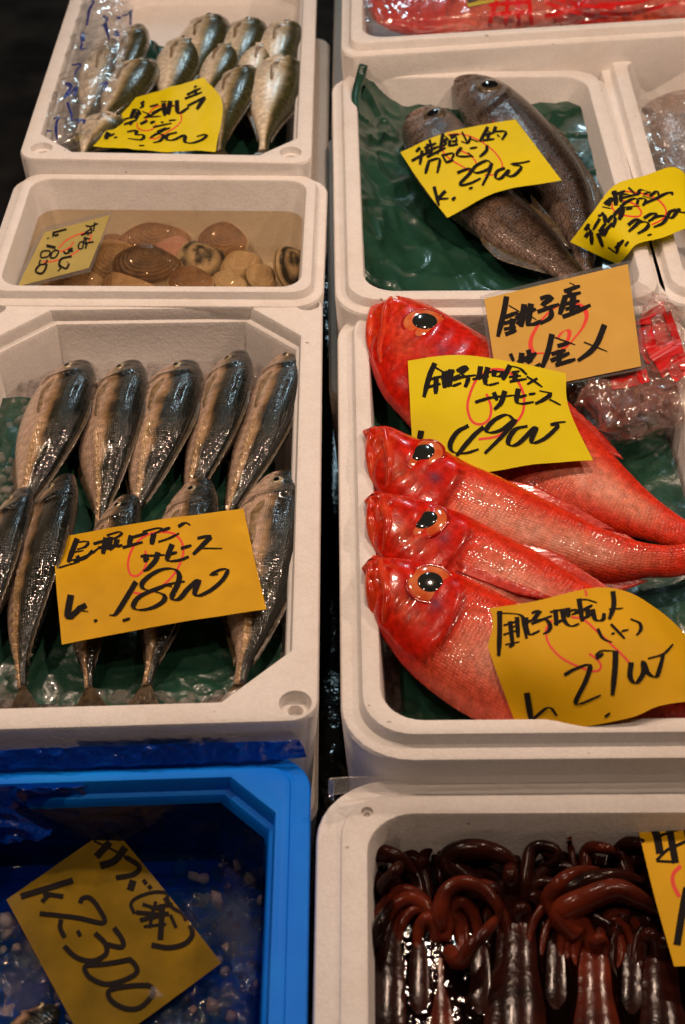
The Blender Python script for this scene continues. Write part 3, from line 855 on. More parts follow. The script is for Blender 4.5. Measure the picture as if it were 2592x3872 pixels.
K3 = big_red('red fish third from the back with an orange ringed eye', 
    [(1404, 1870), (1440, 1861), (1502, 1874), (1610, 1898), (1700, 1928), (1768, 1952), (1875, 2008), (2043, 2096), (2177, 2181), (2265, 2232), (2400, 2330), (2560, 2430), (2680, 2490)],
    [(1398, 1872), (1391, 1920), (1394, 2021), (1415, 2085), (1480, 2180), (1620, 2280), (1800, 2370), (2000, 2430), (2250, 2500), (2460, 2560), (2640, 2600)],
    (.018, .018, .014, .0, -.01), (.003, -.010, -.016, -.02, -.025), .021, (1610, 1966), 80, 46, 3.9, ([(.34, -.15), (.345, -.25), (.35, -.34)], [(.58, .04), (.58, -.08), (.50, -.24)]), 4150.0, ([(1406, 1876), (1402, 1910), (1401, 1970), (1406, 2030), (1420, 2080)], [(1446, 1874), (1456, 1920), (1466, 1975), (1458, 2040), (1444, 2090)]))
K4 = big_red('nearest red fish, its belly against the near box wall under the orange card', 
    [(1396, 2116), (1422, 2103), (1466, 2110), (1600, 2128), (1733, 2172), (1839, 2221), (1955, 2282), (2100, 2370), (2300, 2470), (2500, 2560), (2640, 2610)],
    [(1391, 2122), (1389, 2181), (1400, 2270), (1426, 2376), (1466, 2440), (1528, 2524), (1626, 2612), (1733, 2688), (1840, 2745), (2000, 2810), (2200, 2830), (2430, 2790), (2640, 2730)],
    (.018, .018, .014, .0, -.008), (.002, -.014, -.028, -.03, -.03), .024, (1628, 2201), 84, 47, 5.2, None, 4345.0, ([(1400, 2124), (1398, 2160), (1400, 2230), (1410, 2310), (1432, 2380)], [(1438, 2112), (1450, 2170), (1464, 2240), (1456, 2330), (1446, 2400)]))

# the two dark fish
def col_dark(T, Hh, V, seed):
    n1, n2, n3 = nz(V, 30, seed), nz(V, 110, seed+5), nz(V, 300, seed+9)
    back = np.array([.018, .011, .007]); fl = np.array([.085, .054, .037]); bel = np.array([.17, .115, .09]); head = np.array([.066, .046, .037])
    k = (1-sstep(-.1, .55, Hh+.15*n1))[:, None]
    c = back*(1-k)+fl*k
    k2 = (1-sstep(-.9, -.4, Hh))[:, None]
    c = c*(1-k2)+bel*k2
    hd = (1-sstep(.24, .30, T))[:, None]
    c = c*(1-hd)+(head*(1.1+.6*n1[:, None]))*hd
    jw = (np.exp(-((T-.05)/.05)**2)*(Hh < .3))[:, None]
    c = c*(1-.5*jw)+np.array([.24, .17, .14])*.5*jw
    c *= 1+.45*n2[:, None]+.4*n3[:, None]+.5*n1[:, None]
    for t0 in (.27, .16):
        g = np.exp(-((T-t0+.04*Hh**2)/.008)**2)[:, None]*(np.abs(Hh) < .75)[:, None]
        c = c*(1-.6*g)
    return np.clip(c, .004, 1)
def disp_dark(T, Hh):
    e = .27-.04*Hh**2
    r = .003*sstep(e-.05, e-.004, T)*(1-sstep(e-.004, e+.007, T))*(np.abs(Hh) < .8)
    r -= .006*np.exp(-((T-.07-.05*Hh)/.010)**2)*(Hh < .35)
    r -= .003*np.exp(-((T-.12-.03*Hh)/.007)**2)*(Hh < .3)
    r -= .0018*np.exp(-((T-.16+.03*Hh**2)/.007)**2)*(np.abs(Hh) < .7)
    return r
M['dark_fish'] = mat_fish('bluefish_skin', 290, 0.55, 0.20, 0.55, 0.70, bdist=0.0013, spec=0.15)
M['fin_red'] = mat_noise('reddish_fin', (0.10, 0.02, 0.012), (0.36, 0.05, 0.03), 120, 0.25, 0.6, 0.3)
WDK = ([0, .05, .14, .26, .42, .6, .8, .93, 1], [.32, .55, .82, .98, 1.0, .85, .52, .33, .26])
def big_dark(label, dors, vent, zd, zv, thick, eye, er, pr, seed):
    root, I = outline_fish('bluefish', label, 'fish', 'dark brown fish in the green lined box', dors, vent, zd, zv, thick, WDK, M['dark_fish'], col_dark, disp_dark, seed, 84, 48)
    loc, nrm = hit(I, *eye)
    s = 1/2800.0
    if loc is not None:
        e = dome('eye', root, loc-nrm*.002, nrm, er*s, .35, M['fin_dark'], Vector(I['tan'][8]), 28, 8)
        dome('pupil', e, loc-nrm*.002+nrm*(er*s*.3-.001), nrm, pr*s, .35, M['eye_dark'], Vector(I['tan'][8]), 26, 7)
    fin_sheet('pectoral_fin', root, [surf(I, .30, -.45), surf(I, .31, -.55), surf(I, .32, -.66)], [surf(I, .44, -.7, .006), surf(I, .42, -.86, .006), surf(I, .38, -.95, .008)], M['fin_red'], I['l'][28], 8, 5, .0012)
    ii = [int(f*(I['n']-1)) for f in (.60, .68, .76, .86)]
    fin_sheet('anal_fin', root, [I['c'][i]-I['d'][i]*I['half'][i]*.96+I['l'][i]*.002 for i in ii], [I['c'][i]-I['d'][i]*(I['half'][i]+hh)+I['tan'][i]*.02+I['l'][i]*.004 for i, hh in zip(ii, (.008, .014, .009, .001))], M['fin_dark'], I['l'][ii[1]], 12, 5, .0012)
    ii = [int(f*(I['n']-1)) for f in (.34, .44, .55, .68, .80)]
    fin_sheet('dorsal_fin', root, [I['c'][i]+I['d'][i]*I['half'][i]*.96 for i in ii], [I['c'][i]+I['d'][i]*(I['half'][i]+hh)+I['tan'][i]*.015 for i, hh in zip(ii, (.003, .008, .004, .008, .001))], M['fin_dark'], I['l'][ii[2]], 14, 4, .001)
    q, tq, dq, hq = I['c'][-1], I['tan'][-1], I['d'][-1], I['half'][-1]
    fin_sheet('tail_fin', root, [q+dq*hq*.95, q, q-dq*hq*.95], [q+tq*.05+dq*.035, q+tq*.03+dq*.01, q+tq*.022, q+tq*.03-dq*.01, q+tq*.05-dq*.035], M['fin_dark'], I['l'][-1], 14, 6, .001)
    return I
zf = ZF-.030
M1 = big_dark('dark brown fish with a coarse scaled flank, left one under the yellow card', 
    [(1600, 425), (1640, 412), (1690, 425), (1760, 480), (1850, 610), (1950, 735), (2079, 860), (2150, 950), (2205, 1020), (2240, 1075)],
    [(1540, 445), (1522, 490), (1528, 560), (1552, 640), (1625, 745), (1733, 835), (1866, 930), (2000, 995), (2090, 1040), (2150, 1085)],
    (zf+.016, zf+.012, zf+.004, zf-.012), (zf, zf-.008, zf-.008, zf-.014), .026, (1638, 432), 46, 24, 7.0)
M2 = big_dark('dark brown fish with its jaw pointing up against the back box wall', 
    [(1722, 304), (1745, 300), (1821, 302), (1910, 333), (1999, 400), (2088, 488), (2159, 577), (2221, 680), (2252, 778), (2262, 880), (2256, 960), (2246, 1030)],
    [(1712, 308), (1709, 346), (1733, 410), (1765, 480), (1830, 580), (1930, 680), (2030, 760), (2100, 850), (2150, 930), (2175, 1000), (2190, 1050)],
    (zf+.022, zf+.014, zf+.004, zf-.01), (zf+.012, zf-.002, zf-.008, zf-.014), .028, (1852, 324), 50, 34, 8.4)
# ------------------------------------------------------------------ sheets, cards and the writing on them
def cr_matrix(k, n):
    """weights (n x k) of a Catmull-Rom through k evenly spaced controls"""
    I = np.eye(k)
    u = np.linspace(0, k-1, n)
    W_ = np.zeros((n, k))
    g = lambda i: I[i] if 0 <= i < k else (2*I[0]-I[1] if i < 0 else 2*I[k-1]-I[k-2])
    for a, x in enumerate(u):
        i = min(int(x), k-2); t = x-i
        p, q, r, s = g(i-1), g(i), g(i+1), g(i+2)
        W_[a] = .5*((2*q)+(-p+r)*t+(2*p-5*q+4*r-s)*t*t+(-p+3*q-3*r+s)*t**3)
    return W_
class Surf:
    def __init__(s, rows, nu=36, nv=28, wr=0.0, wf=40.0, seed=0.0, crease=0.0):
        ctrl = np.array([[np.array(P(*c)) for c in r] for r in rows])
        A, B = cr_matrix(ctrl.shape[0], nv), cr_matrix(ctrl.shape[1], nu)
        s.G = np.einsum('ai,bj,ijk->abk', A, B, ctrl)
        s.nu, s.nv = nu, nv
        if wr or crease:
            N = s.normals()
            f = np.zeros((nv, nu))
            for i in range(nv):
                for j in range(nu):
                    p = Vector(s.G[i, j])*wf+Vector((seed, -seed, seed*.5))
                    v = noise.noise(p)+.5*noise.noise(p*2.3)
                    f[i, j] = wr*v
                    if crease:
                        q = noise.noise(p*.7+Vector((9, 3, 1)))
                        q2 = noise.noise(p*1.6+Vector((2, 7, 5)))
                        f[i, j] += crease*((1-abs(q)*5 if abs(q) < .2 else 0)+.6*(1-abs(q2)*5 if abs(q2) < .2 else 0))
            s.G = s.G+N*f[..., None]
        s.N = s.normals()
    def normals(s):
        du, dv = np.gradient(s.G, axis=1), np.gradient(s.G, axis=0)
        n = np.cross(du, dv); n /= np.linalg.norm(n, axis=-1)[..., None]+1e-12
        if n[..., 2].mean() < 0: n = -n
        return n
    def ev(s, uv, X=None):
        X = s.G if X is None else X
        u, v = np.clip(uv[:, 0], 0, 1)*(s.nu-1), np.clip(uv[:, 1], 0, 1)*(s.nv-1)
        i, j = np.minimum(v.astype(int), s.nv-2), np.minimum(u.astype(int), s.nu-2)
        fv, fu = (v-i)[:, None], (u-j)[:, None]
        return (X[i, j]*(1-fu)+X[i, j+1]*fu)*(1-fv)+(X[i+1, j]*(1-fu)+X[i+1, j+1]*fu)*fv
    def inv(s, px):
        """where on the sheet a mark seen at px sits (u,v)"""
        px = np.asarray(px, float)
        g = proj(s.G).reshape(-1, 2)
        k = np.argmin(((px[:, None]-g[None])**2).sum(-1), 1)
        uv = np.stack([(k % s.nu)/(s.nu-1), (k//s.nu)/(s.nv-1)], -1)
        e = 1e-3
        for _ in range(8):
            p = proj(s.ev(uv))
            uc = np.where(uv[:, :1] > .5, -e, e); vc = np.where(uv[:, 1:] > .5, -e, e)
            ju = (proj(s.ev(uv+np.hstack([uc, 0*uc])))-p)/uc
            jv = (proj(s.ev(uv+np.hstack([0*vc, vc])))-p)/vc
            det = ju[:, 0]*jv[:, 1]-ju[:, 1]*jv[:, 0]
            det = np.where(np.abs(det) < 1e-6, 1e-6, det)
            r = px-p
            st = np.stack([(r[:, 0]*jv[:, 1]-r[:, 1]*jv[:, 0])/det, (ju[:, 0]*r[:, 1]-ju[:, 1]*r[:, 0])/det], -1)
            uv = np.clip(uv+np.clip(st, -.15, .15), 0.002, .998)
        return uv
    def mesh(s, name, mat, parent=None, th=0.0003):
        nv, nu = s.nv, s.nu
        V = np.concatenate([(s.G+s.N*th/2).reshape(-1, 3), (s.G-s.N*th/2).reshape(-1, 3)])
        m = nu*nv
        F = []
        for i in range(nv-1):
            for j in range(nu-1):
                q = (i*nu+j, i*nu+j+1, (i+1)*nu+j+1, (i+1)*nu+j)
                F.append(q); F.append(tuple(m+x for x in q[::-1]))
        ring = [j for j in range(nu)]+[i*nu+nu-1 for i in range(1, nv)]+[(nv-1)*nu+j for j in range(nu-2, -1, -1)]+[i*nu for i in range(nv-2, 0, -1)]
        for a, b in zip(ring, ring[1:]+ring[:1]): F.append((a, m+a, m+b, b))
        return mk(name, V, F, mat, parent, True, 50)

def ribbon(S, strokes, name, mat, parent, zoom, nib, wmax, wmin, lift=0.0005, rng=0):
    """brush strokes given in a zoomed view (ox, oy, scale), laid on the sheet S; chisel nib at angle nib"""
    ox, oy, sc_ = zoom
    V, F = [], []
    for si, st in enumerate(strokes):
        wm = wmax
        if st and not isinstance(st[0], tuple):
            wm = st[0]; st = st[1:]
        p = np.array(st, float)
        p = p/sc_+np.array([ox, oy])
        ln = np.linalg.norm(np.diff(p, axis=0), axis=1).sum()
        n = max(3, int(ln/7)+2)
        q = catmull(p, n)
        tn = np.gradient(q, axis=0); tn /= np.linalg.norm(tn, axis=1)[:, None]+1e-9
        ang = np.arctan2(-tn[:, 1], tn[:, 0])
        if nib is None: wd = np.full(n, wm)
        else: wd = np.sqrt((wm*np.sin(ang-R(nib)))**2+wmin**2)
        wd = wd/sc_
        tt = np.linspace(0, 1, n)
        if nib is not None: wd = wd*(1-.35*np.clip((tt-.7)/.3, 0, 1))
        nr = np.stack([-tn[:, 1], tn[:, 0]], -1)
        a, b = q+nr*wd[:, None]/2, q-nr*wd[:, None]/2
        ua, ub = S.inv(a), S.inv(b)
        h = lift+si*1.2e-5
        A = S.ev(ua)+S.ev(ua, S.N)*h; B = S.ev(ub)+S.ev(ub, S.N)*h
        k0 = len(V)
        for i in range(n): V += [A[i], B[i]]
        for i in range(n-1): F.append((k0+2*i, k0+2*i+1, k0+2*i+3, k0+2*i+2))
    o = mk(name, V, F, mat, parent, False)
    return o

def card(name, label, rows, mat, zoom, nib, wmax, wmin, black, red=None, redw=14, redlift=.00030, wr=0.0008, wf=22, seed=0.0, red_nib=None, red_min=6, group='handwritten price cards', lam=False, nu=36, nv=28, redmat='red_ink', crease=0.0):
    S = Surf(rows, nu, nv, wr, wf, seed, crease)
    root = empty(name, Vector(S.G.reshape(-1, 3).mean(0)), label, 'price card', group)
    S.mesh('paper', M[mat], root)
    if red: ribbon(S, red, 'red_mark', M[redmat], root, zoom, red_nib, redw, red_min, redlift)
    ribbon(S, black, 'writing', M['ink'], root, zoom, nib, wmax, wmin, .00055)
    return S, root

# --- orange card in the horse mackerel box
card('price_card', 'wet orange price card reading 18 on the horse mackerel',
    [[(202, 2038, -.016), (575, 1970, -.004), (922, 1921, -.012)], [(216, 2236, -.012), (600, 2167, -.002), (962, 2112, -.010)], [(234, 2436, -.018), (622, 2364, -.012), (1008, 2304, -.014)]],
    'wet_orange', (200, 1900, 2), -15, 42, 8, [
    [(188, 275), (165, 330), (132, 420), (120, 455)], [26, (175, 305), (265, 298), (252, 335), (185, 358)], [20, (165, 378), (235, 365)], [26, (130, 442), (210, 425), (300, 385), (345, 350)], [26, (305, 365), (245, 425), (160, 452)], [20, (50, 497), (120, 475), (205, 452)], [(185, 405), (205, 440)],
    [(405, 268), (382, 392)], [(310, 316), (402, 290)], [(345, 347), (400, 333)], [(440, 262), (425, 362)], [24, (410, 252), (500, 226), (525, 238), (480, 270), (400, 292)], [(430, 357), (480, 325), (512, 330)], [(490, 280), (482, 335), (530, 325)], [(597, 252), (578, 328)], [(530, 345), (640, 315), (682, 303)], [(610, 265), (720, 235)],
    [24, (680, 225), (790, 198), (832, 202), (800, 225), (755, 245)], [(765, 240), (750, 322)], [24, (800, 302), (880, 275), (957, 237)], [(830, 215), (890, 195)], [34, (950, 186), (1005, 158), (1042, 176)],
    [(665, 412), (720, 407), (850, 400)], [(675, 402), (732, 432)], [(708, 395), (703, 455)], [(797, 380), (780, 440), (720, 505), (685, 520)],
    [(905, 320), (872, 410), (880, 445), (960, 440), (1030, 413)], [(880, 397), (942, 380)], [(970, 352), (1050, 328)], [(1095, 275), (1190, 258), (1150, 310), (1062, 397)], [20, (1110, 350), (1282, 352)],
    [(632, 603), (490, 832), (430, 855)],
    [(905, 640), (850, 632), (760, 668), (690, 655), (678, 615), (740, 555), (830, 510), (920, 508), (958, 555), (945, 625), (905, 705), (915, 738), (965, 725), (1030, 650), (1105, 590), (1075, 680), (1100, 708), (1190, 670), (1285, 590), (1322, 512), (1260, 515), (1195, 552), (1250, 545)],
    [(760, 672), (838, 700), (842, 745), (760, 797), (660, 815), (612, 790), (650, 722), (760, 665), (880, 622), (1000, 600)],
    [52, (140, 703), (115, 850), (130, 875), (190, 822), (258, 775), (190, 812), (272, 828)], [(315, 900), (340, 893)], [36, (530, 897), (588, 880)]],
    [[(700, 365), (710, 440), (690, 510), (640, 555), (590, 545), (570, 470), (590, 380), (640, 300), (730, 240), (830, 225), (920, 240), (975, 300), (990, 370), (965, 460), (920, 540), (850, 615), (760, 675), (680, 690), (610, 682)]], 17, wr=.0010)

# --- yellow card 49
card('price_card', 'yellow price card reading 49 on the back of the big red fish',
    [[(1543, 1365, .024), (1745, 1343, .032), (1960, 1372, .036), (2140, 1412, .036)], [(1552, 1530, .020), (1760, 1545, .028), (1990, 1565, .026), (2152, 1545, .022)], [(1562, 1722, .0), (1775, 1787, .010), (2020, 1757, .010), (2243, 1740, .010)]],
    'yellow', (1500, 1330, 2), -15, 40, 8, [
    [(292, 88), (250, 185), (208, 347)], [(280, 112), (372, 168)], [(240, 215), (345, 188)], [(302, 190), (297, 322)], [(240, 270), (335, 245)], [44, (362, 150), (366, 278)], [(335, 205), (360, 192)], [44, (415, 135), (410, 255), (490, 240)], [(385, 162), (442, 150)], [(420, 212), (482, 180)], [(395, 145), (390, 270)],
    [(455, 150), (520, 115), (532, 127), (492, 170), (542, 200), (520, 272)], [(430, 217), (500, 195), (600, 180)],
    [(637, 113), (620, 215)], [(575, 212), (700, 190)], [(600, 190), (662, 180)], [(692, 120), (670, 215), (690, 255), (775, 238)], [(660, 160), (800, 155), (780, 188), (738, 186)], [(742, 140), (735, 192)],
    [(860, 105), (803, 217)], [(860, 110), (930, 128), (987, 177)], [(870, 160), (932, 150)], [(902, 165), (890, 230)], [(850, 195), (942, 185)], [(855, 230), (985, 208)],
    [26, (1065, 205), (988, 250)], [(985, 190), (1040, 225), (1102, 270)], [(595, 386), (720, 350), (892, 333)], [(735, 310), (760, 372)], [(820, 300), (790, 390), (738, 440)],
    [(922, 283), (908, 370), (940, 397), (1038, 383)], [(930, 346), (985, 332)], [(1000, 326), (1052, 318)], [(1080, 298), (1162, 320), (1120, 360), (1048, 397)], [(1155, 362), (1242, 407)],
    [(545, 562), (462, 610), (408, 700), (430, 760), (520, 770), (622, 740)], [(660, 573), (582, 640), (455, 790)],
    [(885, 515), (830, 480), (740, 520), (680, 590), (710, 615), (800, 590), (892, 520), (880, 545), (800, 640), (668, 772)],
    [(990, 565), (900, 590), (845, 670), (862, 712), (930, 690), (1052, 572), (1020, 670), (1042, 692), (1130, 652), (1222, 560), (1160, 560), (1210, 540), (1278, 533)], [46, (190, 600), (178, 672)]],
    [[(680, 320), (715, 420), (700, 510), (640, 550), (575, 530), (540, 450), (545, 360), (600, 220), (680, 155), (750, 133), (830, 148), (900, 200), (950, 290), (965, 370), (950, 470), (880, 560), (760, 640), (620, 664)]], 20, wr=.0010, wf=18, seed=2)

# --- cream laminated card
cr = [[(1832, 1130, .046), (2104, 1064, .048), (2375, 999, .050)], [(1860, 1313, .034), (2130, 1250, .036), (2400, 1191, .038)], [(1887, 1498, .020), (2155, 1441, .022), (2425, 1385, .024)]]
S_, root_ = card('price_card', 'cream laminated card with a broad red swirl propped against the box rim', cr,
    'cream', (1808, 980, 2), -25, 44, 8, [
    [(217, 283), (192, 420), (150, 590)], [40, (230, 350), (318, 402)], [(205, 442), (305, 403)], [(190, 490), (292, 463)], [(195, 532), (288, 517)], [48, (262, 450), (256, 562)], [(205, 572), (292, 540)],
    [48, (350, 342), (328, 516)], [48, (402, 338), (375, 507)], [(290, 456), (390, 365)], [(385, 397), (440, 380)], [(370, 500), (430, 492), (482, 468)], [(390, 430), (442, 460)], [(300, 500), (350, 440)],
    [(470, 302), (545, 280), (552, 300), (490, 350), (545, 375), (550, 440), (470, 492)], [(450, 402), (615, 343)],
    [44, (692, 180), (740, 205)], [(650, 247), (772, 205)], [(640, 292), (778, 255)], [44, (692, 240), (690, 275)], [(660, 290), (618, 422)], [50, (722, 270), (708, 412)], [(660, 342), (768, 318)], [(660, 382), (772, 358)], [(640, 440), (740, 402), (852, 350)],
    [40, (245, 718), (270, 775)], [(332, 712), (320, 802)], [46, (380, 688), (402, 782)], [(300, 787), (442, 715)], [(420, 722), (372, 790)], [34, (402, 846), (474, 793)],
    [(560, 570), (530, 700), (483, 832)], [42, (580, 595), (735, 650)], [(600, 662), (690, 635)], [46, (622, 690), (608, 792)], [(555, 722), (662, 690)], [(550, 772), (692, 713)], [(585, 806), (737, 760)],
    [(957, 500), (905, 630), (850, 702), (755, 772)], [40, (800, 630), (880, 662), (978, 702)]],
    [[(600, 600), (640, 552), (685, 540), (690, 580), (660, 650), (620, 690), (580, 695)], [(500, 713), (425, 708), (398, 655), (415, 570), (500, 440), (600, 362), (720, 340), (790, 360), (822, 430), (790, 520), (720, 610), (650, 690)]], 34, red_nib=20, red_min=8, wr=.0, seed=3)
m_ = Surf([[(1816, 1120, .0445), (2104, 1048, .0465), (2384, 984, .0485)], [(1846, 1313, .0325), (2130, 1250, .0345), (2418, 1191, .0365)], [(1878, 1510, .018), (2155, 1452, .020), (2440, 1396, .022)]], 12, 10)
m_.mesh('laminate', M['laminate'], root_, .0006)

# --- orange card 27
card('price_card', 'orange price card reading 27 draped over the nearest red fish',
    [[(1797, 2307, .022), (1990, 2281, .034), (2290, 2221, .034), (2480, 2300, .022), (2660, 2470, .0)], [(1875, 2530, .012), (2060, 2515, .026), (2330, 2475, .028), (2510, 2480, .020), (2690, 2570, .004)], [(1960, 2760, -.014), (2130, 2760, -.004), (2380, 2715, .006), (2500, 2668, .010), (2700, 2640, .004)]],
    'orange', (1780, 2200, 2), -5, 38, 9, [
    [(222, 222), (222, 390), (215, 562)], [32, (198, 242), (290, 240), (385, 258), (405, 330), (425, 432)], [34, (300, 300), (322, 490)], [34, (352, 268), (362, 422)], [30, (250, 332), (362, 298)], [30, (250, 402), (352, 370)], [30, (265, 477), (372, 455)], [26, (300, 350), (350, 335)], [30, (295, 495), (335, 470)],
    [(420, 272), (420, 340), (450, 400), (525, 372)], [(420, 312), (472, 290)], [(462, 240), (522, 222), (480, 295), (560, 285), (602, 330), (590, 375), (550, 397)], [(460, 322), (615, 260)],
    [36, (640, 213), (652, 332)], [(600, 232), (722, 208)], [(630, 322), (702, 290)], [(692, 208), (712, 300), (760, 338), (822, 320)], [(700, 240), (792, 213), (800, 235), (765, 250)], [(735, 200), (740, 270)],
    [(820, 130), (832, 220), (845, 302)], [26, (808, 140), (880, 138), (957, 162)], [(840, 222), (922, 180)], [(880, 200), (892, 272)], [(920, 210), (945, 290), (1000, 288), (1010, 240)], [(830, 292), (912, 250)],
    [(1075, 75), (1082, 180), (1048, 287)], [(1045, 212), (1152, 203)], [26, (960, 358), (1000, 430), (1068, 460)], [26, (1060, 323), (1165, 432)], [26, (1065, 398), (1090, 390)], [30, (1140, 378), (1192, 365)], [26, (1208, 285), (1275, 315), (1285, 365), (1253, 407)],
    [(708, 705), (790, 660), (900, 632), (870, 750), (798, 922), (985, 858)], [40, (948, 582), (1002, 545)], [20, (945, 560), (990, 525), (1085, 525)], [42, (1095, 525), (1092, 640), (1072, 858)],
    [40, (1213, 612), (1205, 720), (1250, 765), (1305, 690), (1303, 605), (1340, 690), (1400, 718), (1430, 650), (1455, 552)], [22, (1338, 583), (1455, 548), (1528, 476)],
    [46, (428, 838), (462, 1052)], [30, (470, 1042), (590, 950), (655, 1012)], [26, (1015, 1022), (1055, 992)]],
    [[(868, 62), (878, 110)], [(620, 290), (575, 350), (572, 400), (595, 475), (680, 570), (800, 635), (930, 677), (985, 652), (965, 595), (895, 543)], [(760, 268), (850, 285), (950, 370), (1080, 490), (1200, 620), (1200, 745)]], 17, wr=.0012, wf=16, seed=4)

# --- yellow card 29 on the dark fish
card('price_card', 'yellow price card reading 29 lying tilted on the dark brown fish',
    [[(1514, 577, ZF-.006), (1700, 498, ZF+.010), (1950, 452, ZF+.012)], [(1606, 712, ZF-.006), (1790, 612, ZF+.008), (2037, 567, ZF+.014)], [(1692, 825, ZF-.010), (1880, 727, ZF+.002), (2124, 682, ZF+.008)]],
    'yellow', (1500, 430, 2), -30, 26, 9, [
    [(180, 258), (148, 292)], [(115, 360), (200, 315), (272, 290)], [(195, 280), (178, 390)], [(210, 265), (302, 225)], [(250, 198), (272, 272)], [(220, 292), (322, 250)], [(272, 260), (250, 332)], [(230, 332), (372, 260)], [(290, 288), (320, 312)], [(240, 230), (225, 300)],
    [(352, 148), (328, 292)], [20, (345, 160), (392, 190)], [(340, 222), (392, 188)], [(372, 208), (370, 242)], [(400, 170), (472, 160)], [(405, 200), (398, 252)], [20, (410, 190), (452, 180), (450, 242)], [(400, 246), (468, 235)], [(420, 216), (450, 210)], [(330, 250), (370, 240)],
    [22, (495, 140), (542, 232)], [20, (490, 213), (540, 225), (560, 175)], [22, (550, 190), (622, 217)],
    [(692, 103), (630, 217)], [20, (670, 120), (722, 152)], [(660, 167), (732, 150)], [(700, 150), (690, 202)], [(650, 207), (742, 195)], [(752, 100), (730, 152)], [24, (730, 140), (828, 140), (798, 202)], [(760, 160), (782, 182)],
    [(245, 368), (220, 458)], [24, (240, 365), (300, 345), (330, 352), (310, 452)], [(345, 310), (380, 377)], [20, (350, 320), (432, 303), (415, 357)], [(375, 372), (432, 355)], [(492, 258), (460, 322), (582, 326)], [18, (540, 298), (582, 332)], [20, (555, 267), (612, 258)], [(685, 243), (680, 285), (628, 332)],
    [(460, 452), (520, 428), (562, 420), (555, 455), (478, 542), (560, 530), (637, 493)], [(720, 378), (680, 360), (600, 400), (578, 440), (620, 450), (700, 420), (722, 372), (700, 450), (650, 547)],
    [(820, 415), (762, 440), (750, 490), (790, 492), (852, 428), (838, 472), (890, 470), (945, 405), (868, 387), (950, 375), (1008, 362)],
    [34, (285, 555), (322, 702)], [26, (372, 588), (312, 650)], [24, (312, 650), (395, 645)], [24, (422, 658), (447, 635)], [20, (550, 572), (578, 562)]],
    [[(385, 160), (480, 155), (600, 190), (720, 270), (785, 350), (798, 410), (740, 460), (665, 465)], [(345, 240), (360, 300), (430, 360), (560, 435)], [(455, 270), (540, 305), (590, 350), (607, 388)]], 11, wr=.0010, wf=24, seed=5)

# --- yellow card 33 across two rims
card('price_card', 'bent yellow price card reading 33 laid across two box rims',
    [[(2157, 915, -.004), (2240, 806, ZF+.004), (2325, 700, ZF+.013), (2440, 664, ZF+.016), (2550, 632, ZF+.014), (2622, 690, ZF+.008)], [(2248, 958, -.006), (2306, 884, ZF+.002), (2368, 812, ZF+.011), (2472, 780, ZF+.014), (2582, 745, ZF+.016), (2640, 770, ZF+.012)], [(2340, 1000, -.008), (2374, 962, ZF), (2412, 922, ZF+.009), (2505, 898, ZF+.012), (2610, 858, ZF+.015), (2660, 850, ZF+.014)]],
    'yellow', (2200, 620, 4), -22, 62, 13, [
    [90, (488, 408), (515, 520), (520, 635)], [(455, 460), (540, 425)], [80, (430, 510), (450, 590)], [(380, 565), (520, 520)], [84, (312, 652), (450, 682)], [(345, 615), (400, 560)], [70, (590, 470), (600, 585)], [(530, 460), (662, 413)], [60, (590, 470), (680, 462), (740, 482)], [(610, 522), (750, 485), (850, 460), (890, 398), (1000, 420)], [80, (708, 363), (802, 452)], [70, (920, 487), (1065, 532)], [50, (940, 462), (1042, 430)], [60, (1030, 492), (1140, 420), (1165, 480)], [(980, 592), (1150, 520), (1260, 460), (1380, 433), (1355, 472)], [(400, 640), (440, 560)],
    [80, (600, 618), (622, 700), (570, 852)], [(620, 622), (700, 570), (790, 530), (850, 545), (840, 622)], [60, (860, 530), (955, 530), (965, 590), (920, 637)], [16, (640, 662), (880, 640)], [(670, 692), (772, 678)], [(490, 782), (600, 662)],
    [84, (305, 738), (350, 800), (362, 892)], [70, (250, 792), (312, 780)], [50, (280, 832), (220, 930), (180, 1002)], [50, (372, 900), (280, 1005)], [(390, 892), (475, 790), (510, 850), (480, 967)], [70, (112, 1020), (152, 1070), (160, 1217)], [(60, 1007), (122, 908)], [(60, 1112), (110, 1040)], [84, (250, 1048), (330, 1252)], [(300, 1082), (472, 900)], [50, (342, 1092), (402, 990)], [(270, 1032), (342, 960)], [(100, 960), (180, 1060)],
    [96, (408, 1258), (540, 1352)], [(520, 1282), (642, 1158)], [50, (572, 1188), (540, 1342)], [40, (665, 1247), (712, 1180)], [40, (995, 1090), (1062, 1070)],
    [(705, 935), (800, 860), (882, 850), (830, 925), (713, 1032)], [(830, 910), (900, 885), (985, 890), (1012, 935), (960, 1000), (848, 1062)], [(940, 832), (1050, 765), (1142, 765), (1100, 815), (1010, 880)], [(1100, 820), (1200, 795), (1275, 800), (1280, 840), (1220, 910), (1088, 966)], [(1425, 700), (1330, 740), (1315, 815), (1380, 812), (1475, 685), (1490, 735), (1590, 742), (1640, 700)]],
    [[(310, 525), (330, 515)], [(462, 600), (470, 680), (560, 760), (700, 790), (820, 800), (890, 782), (895, 710), (790, 605), (620, 555)], [(540, 447), (640, 420), (780, 430), (950, 460), (1130, 530), (1240, 630), (1280, 740), (1215, 845), (1058, 922)]], 26, wr=.0004, seed=6)

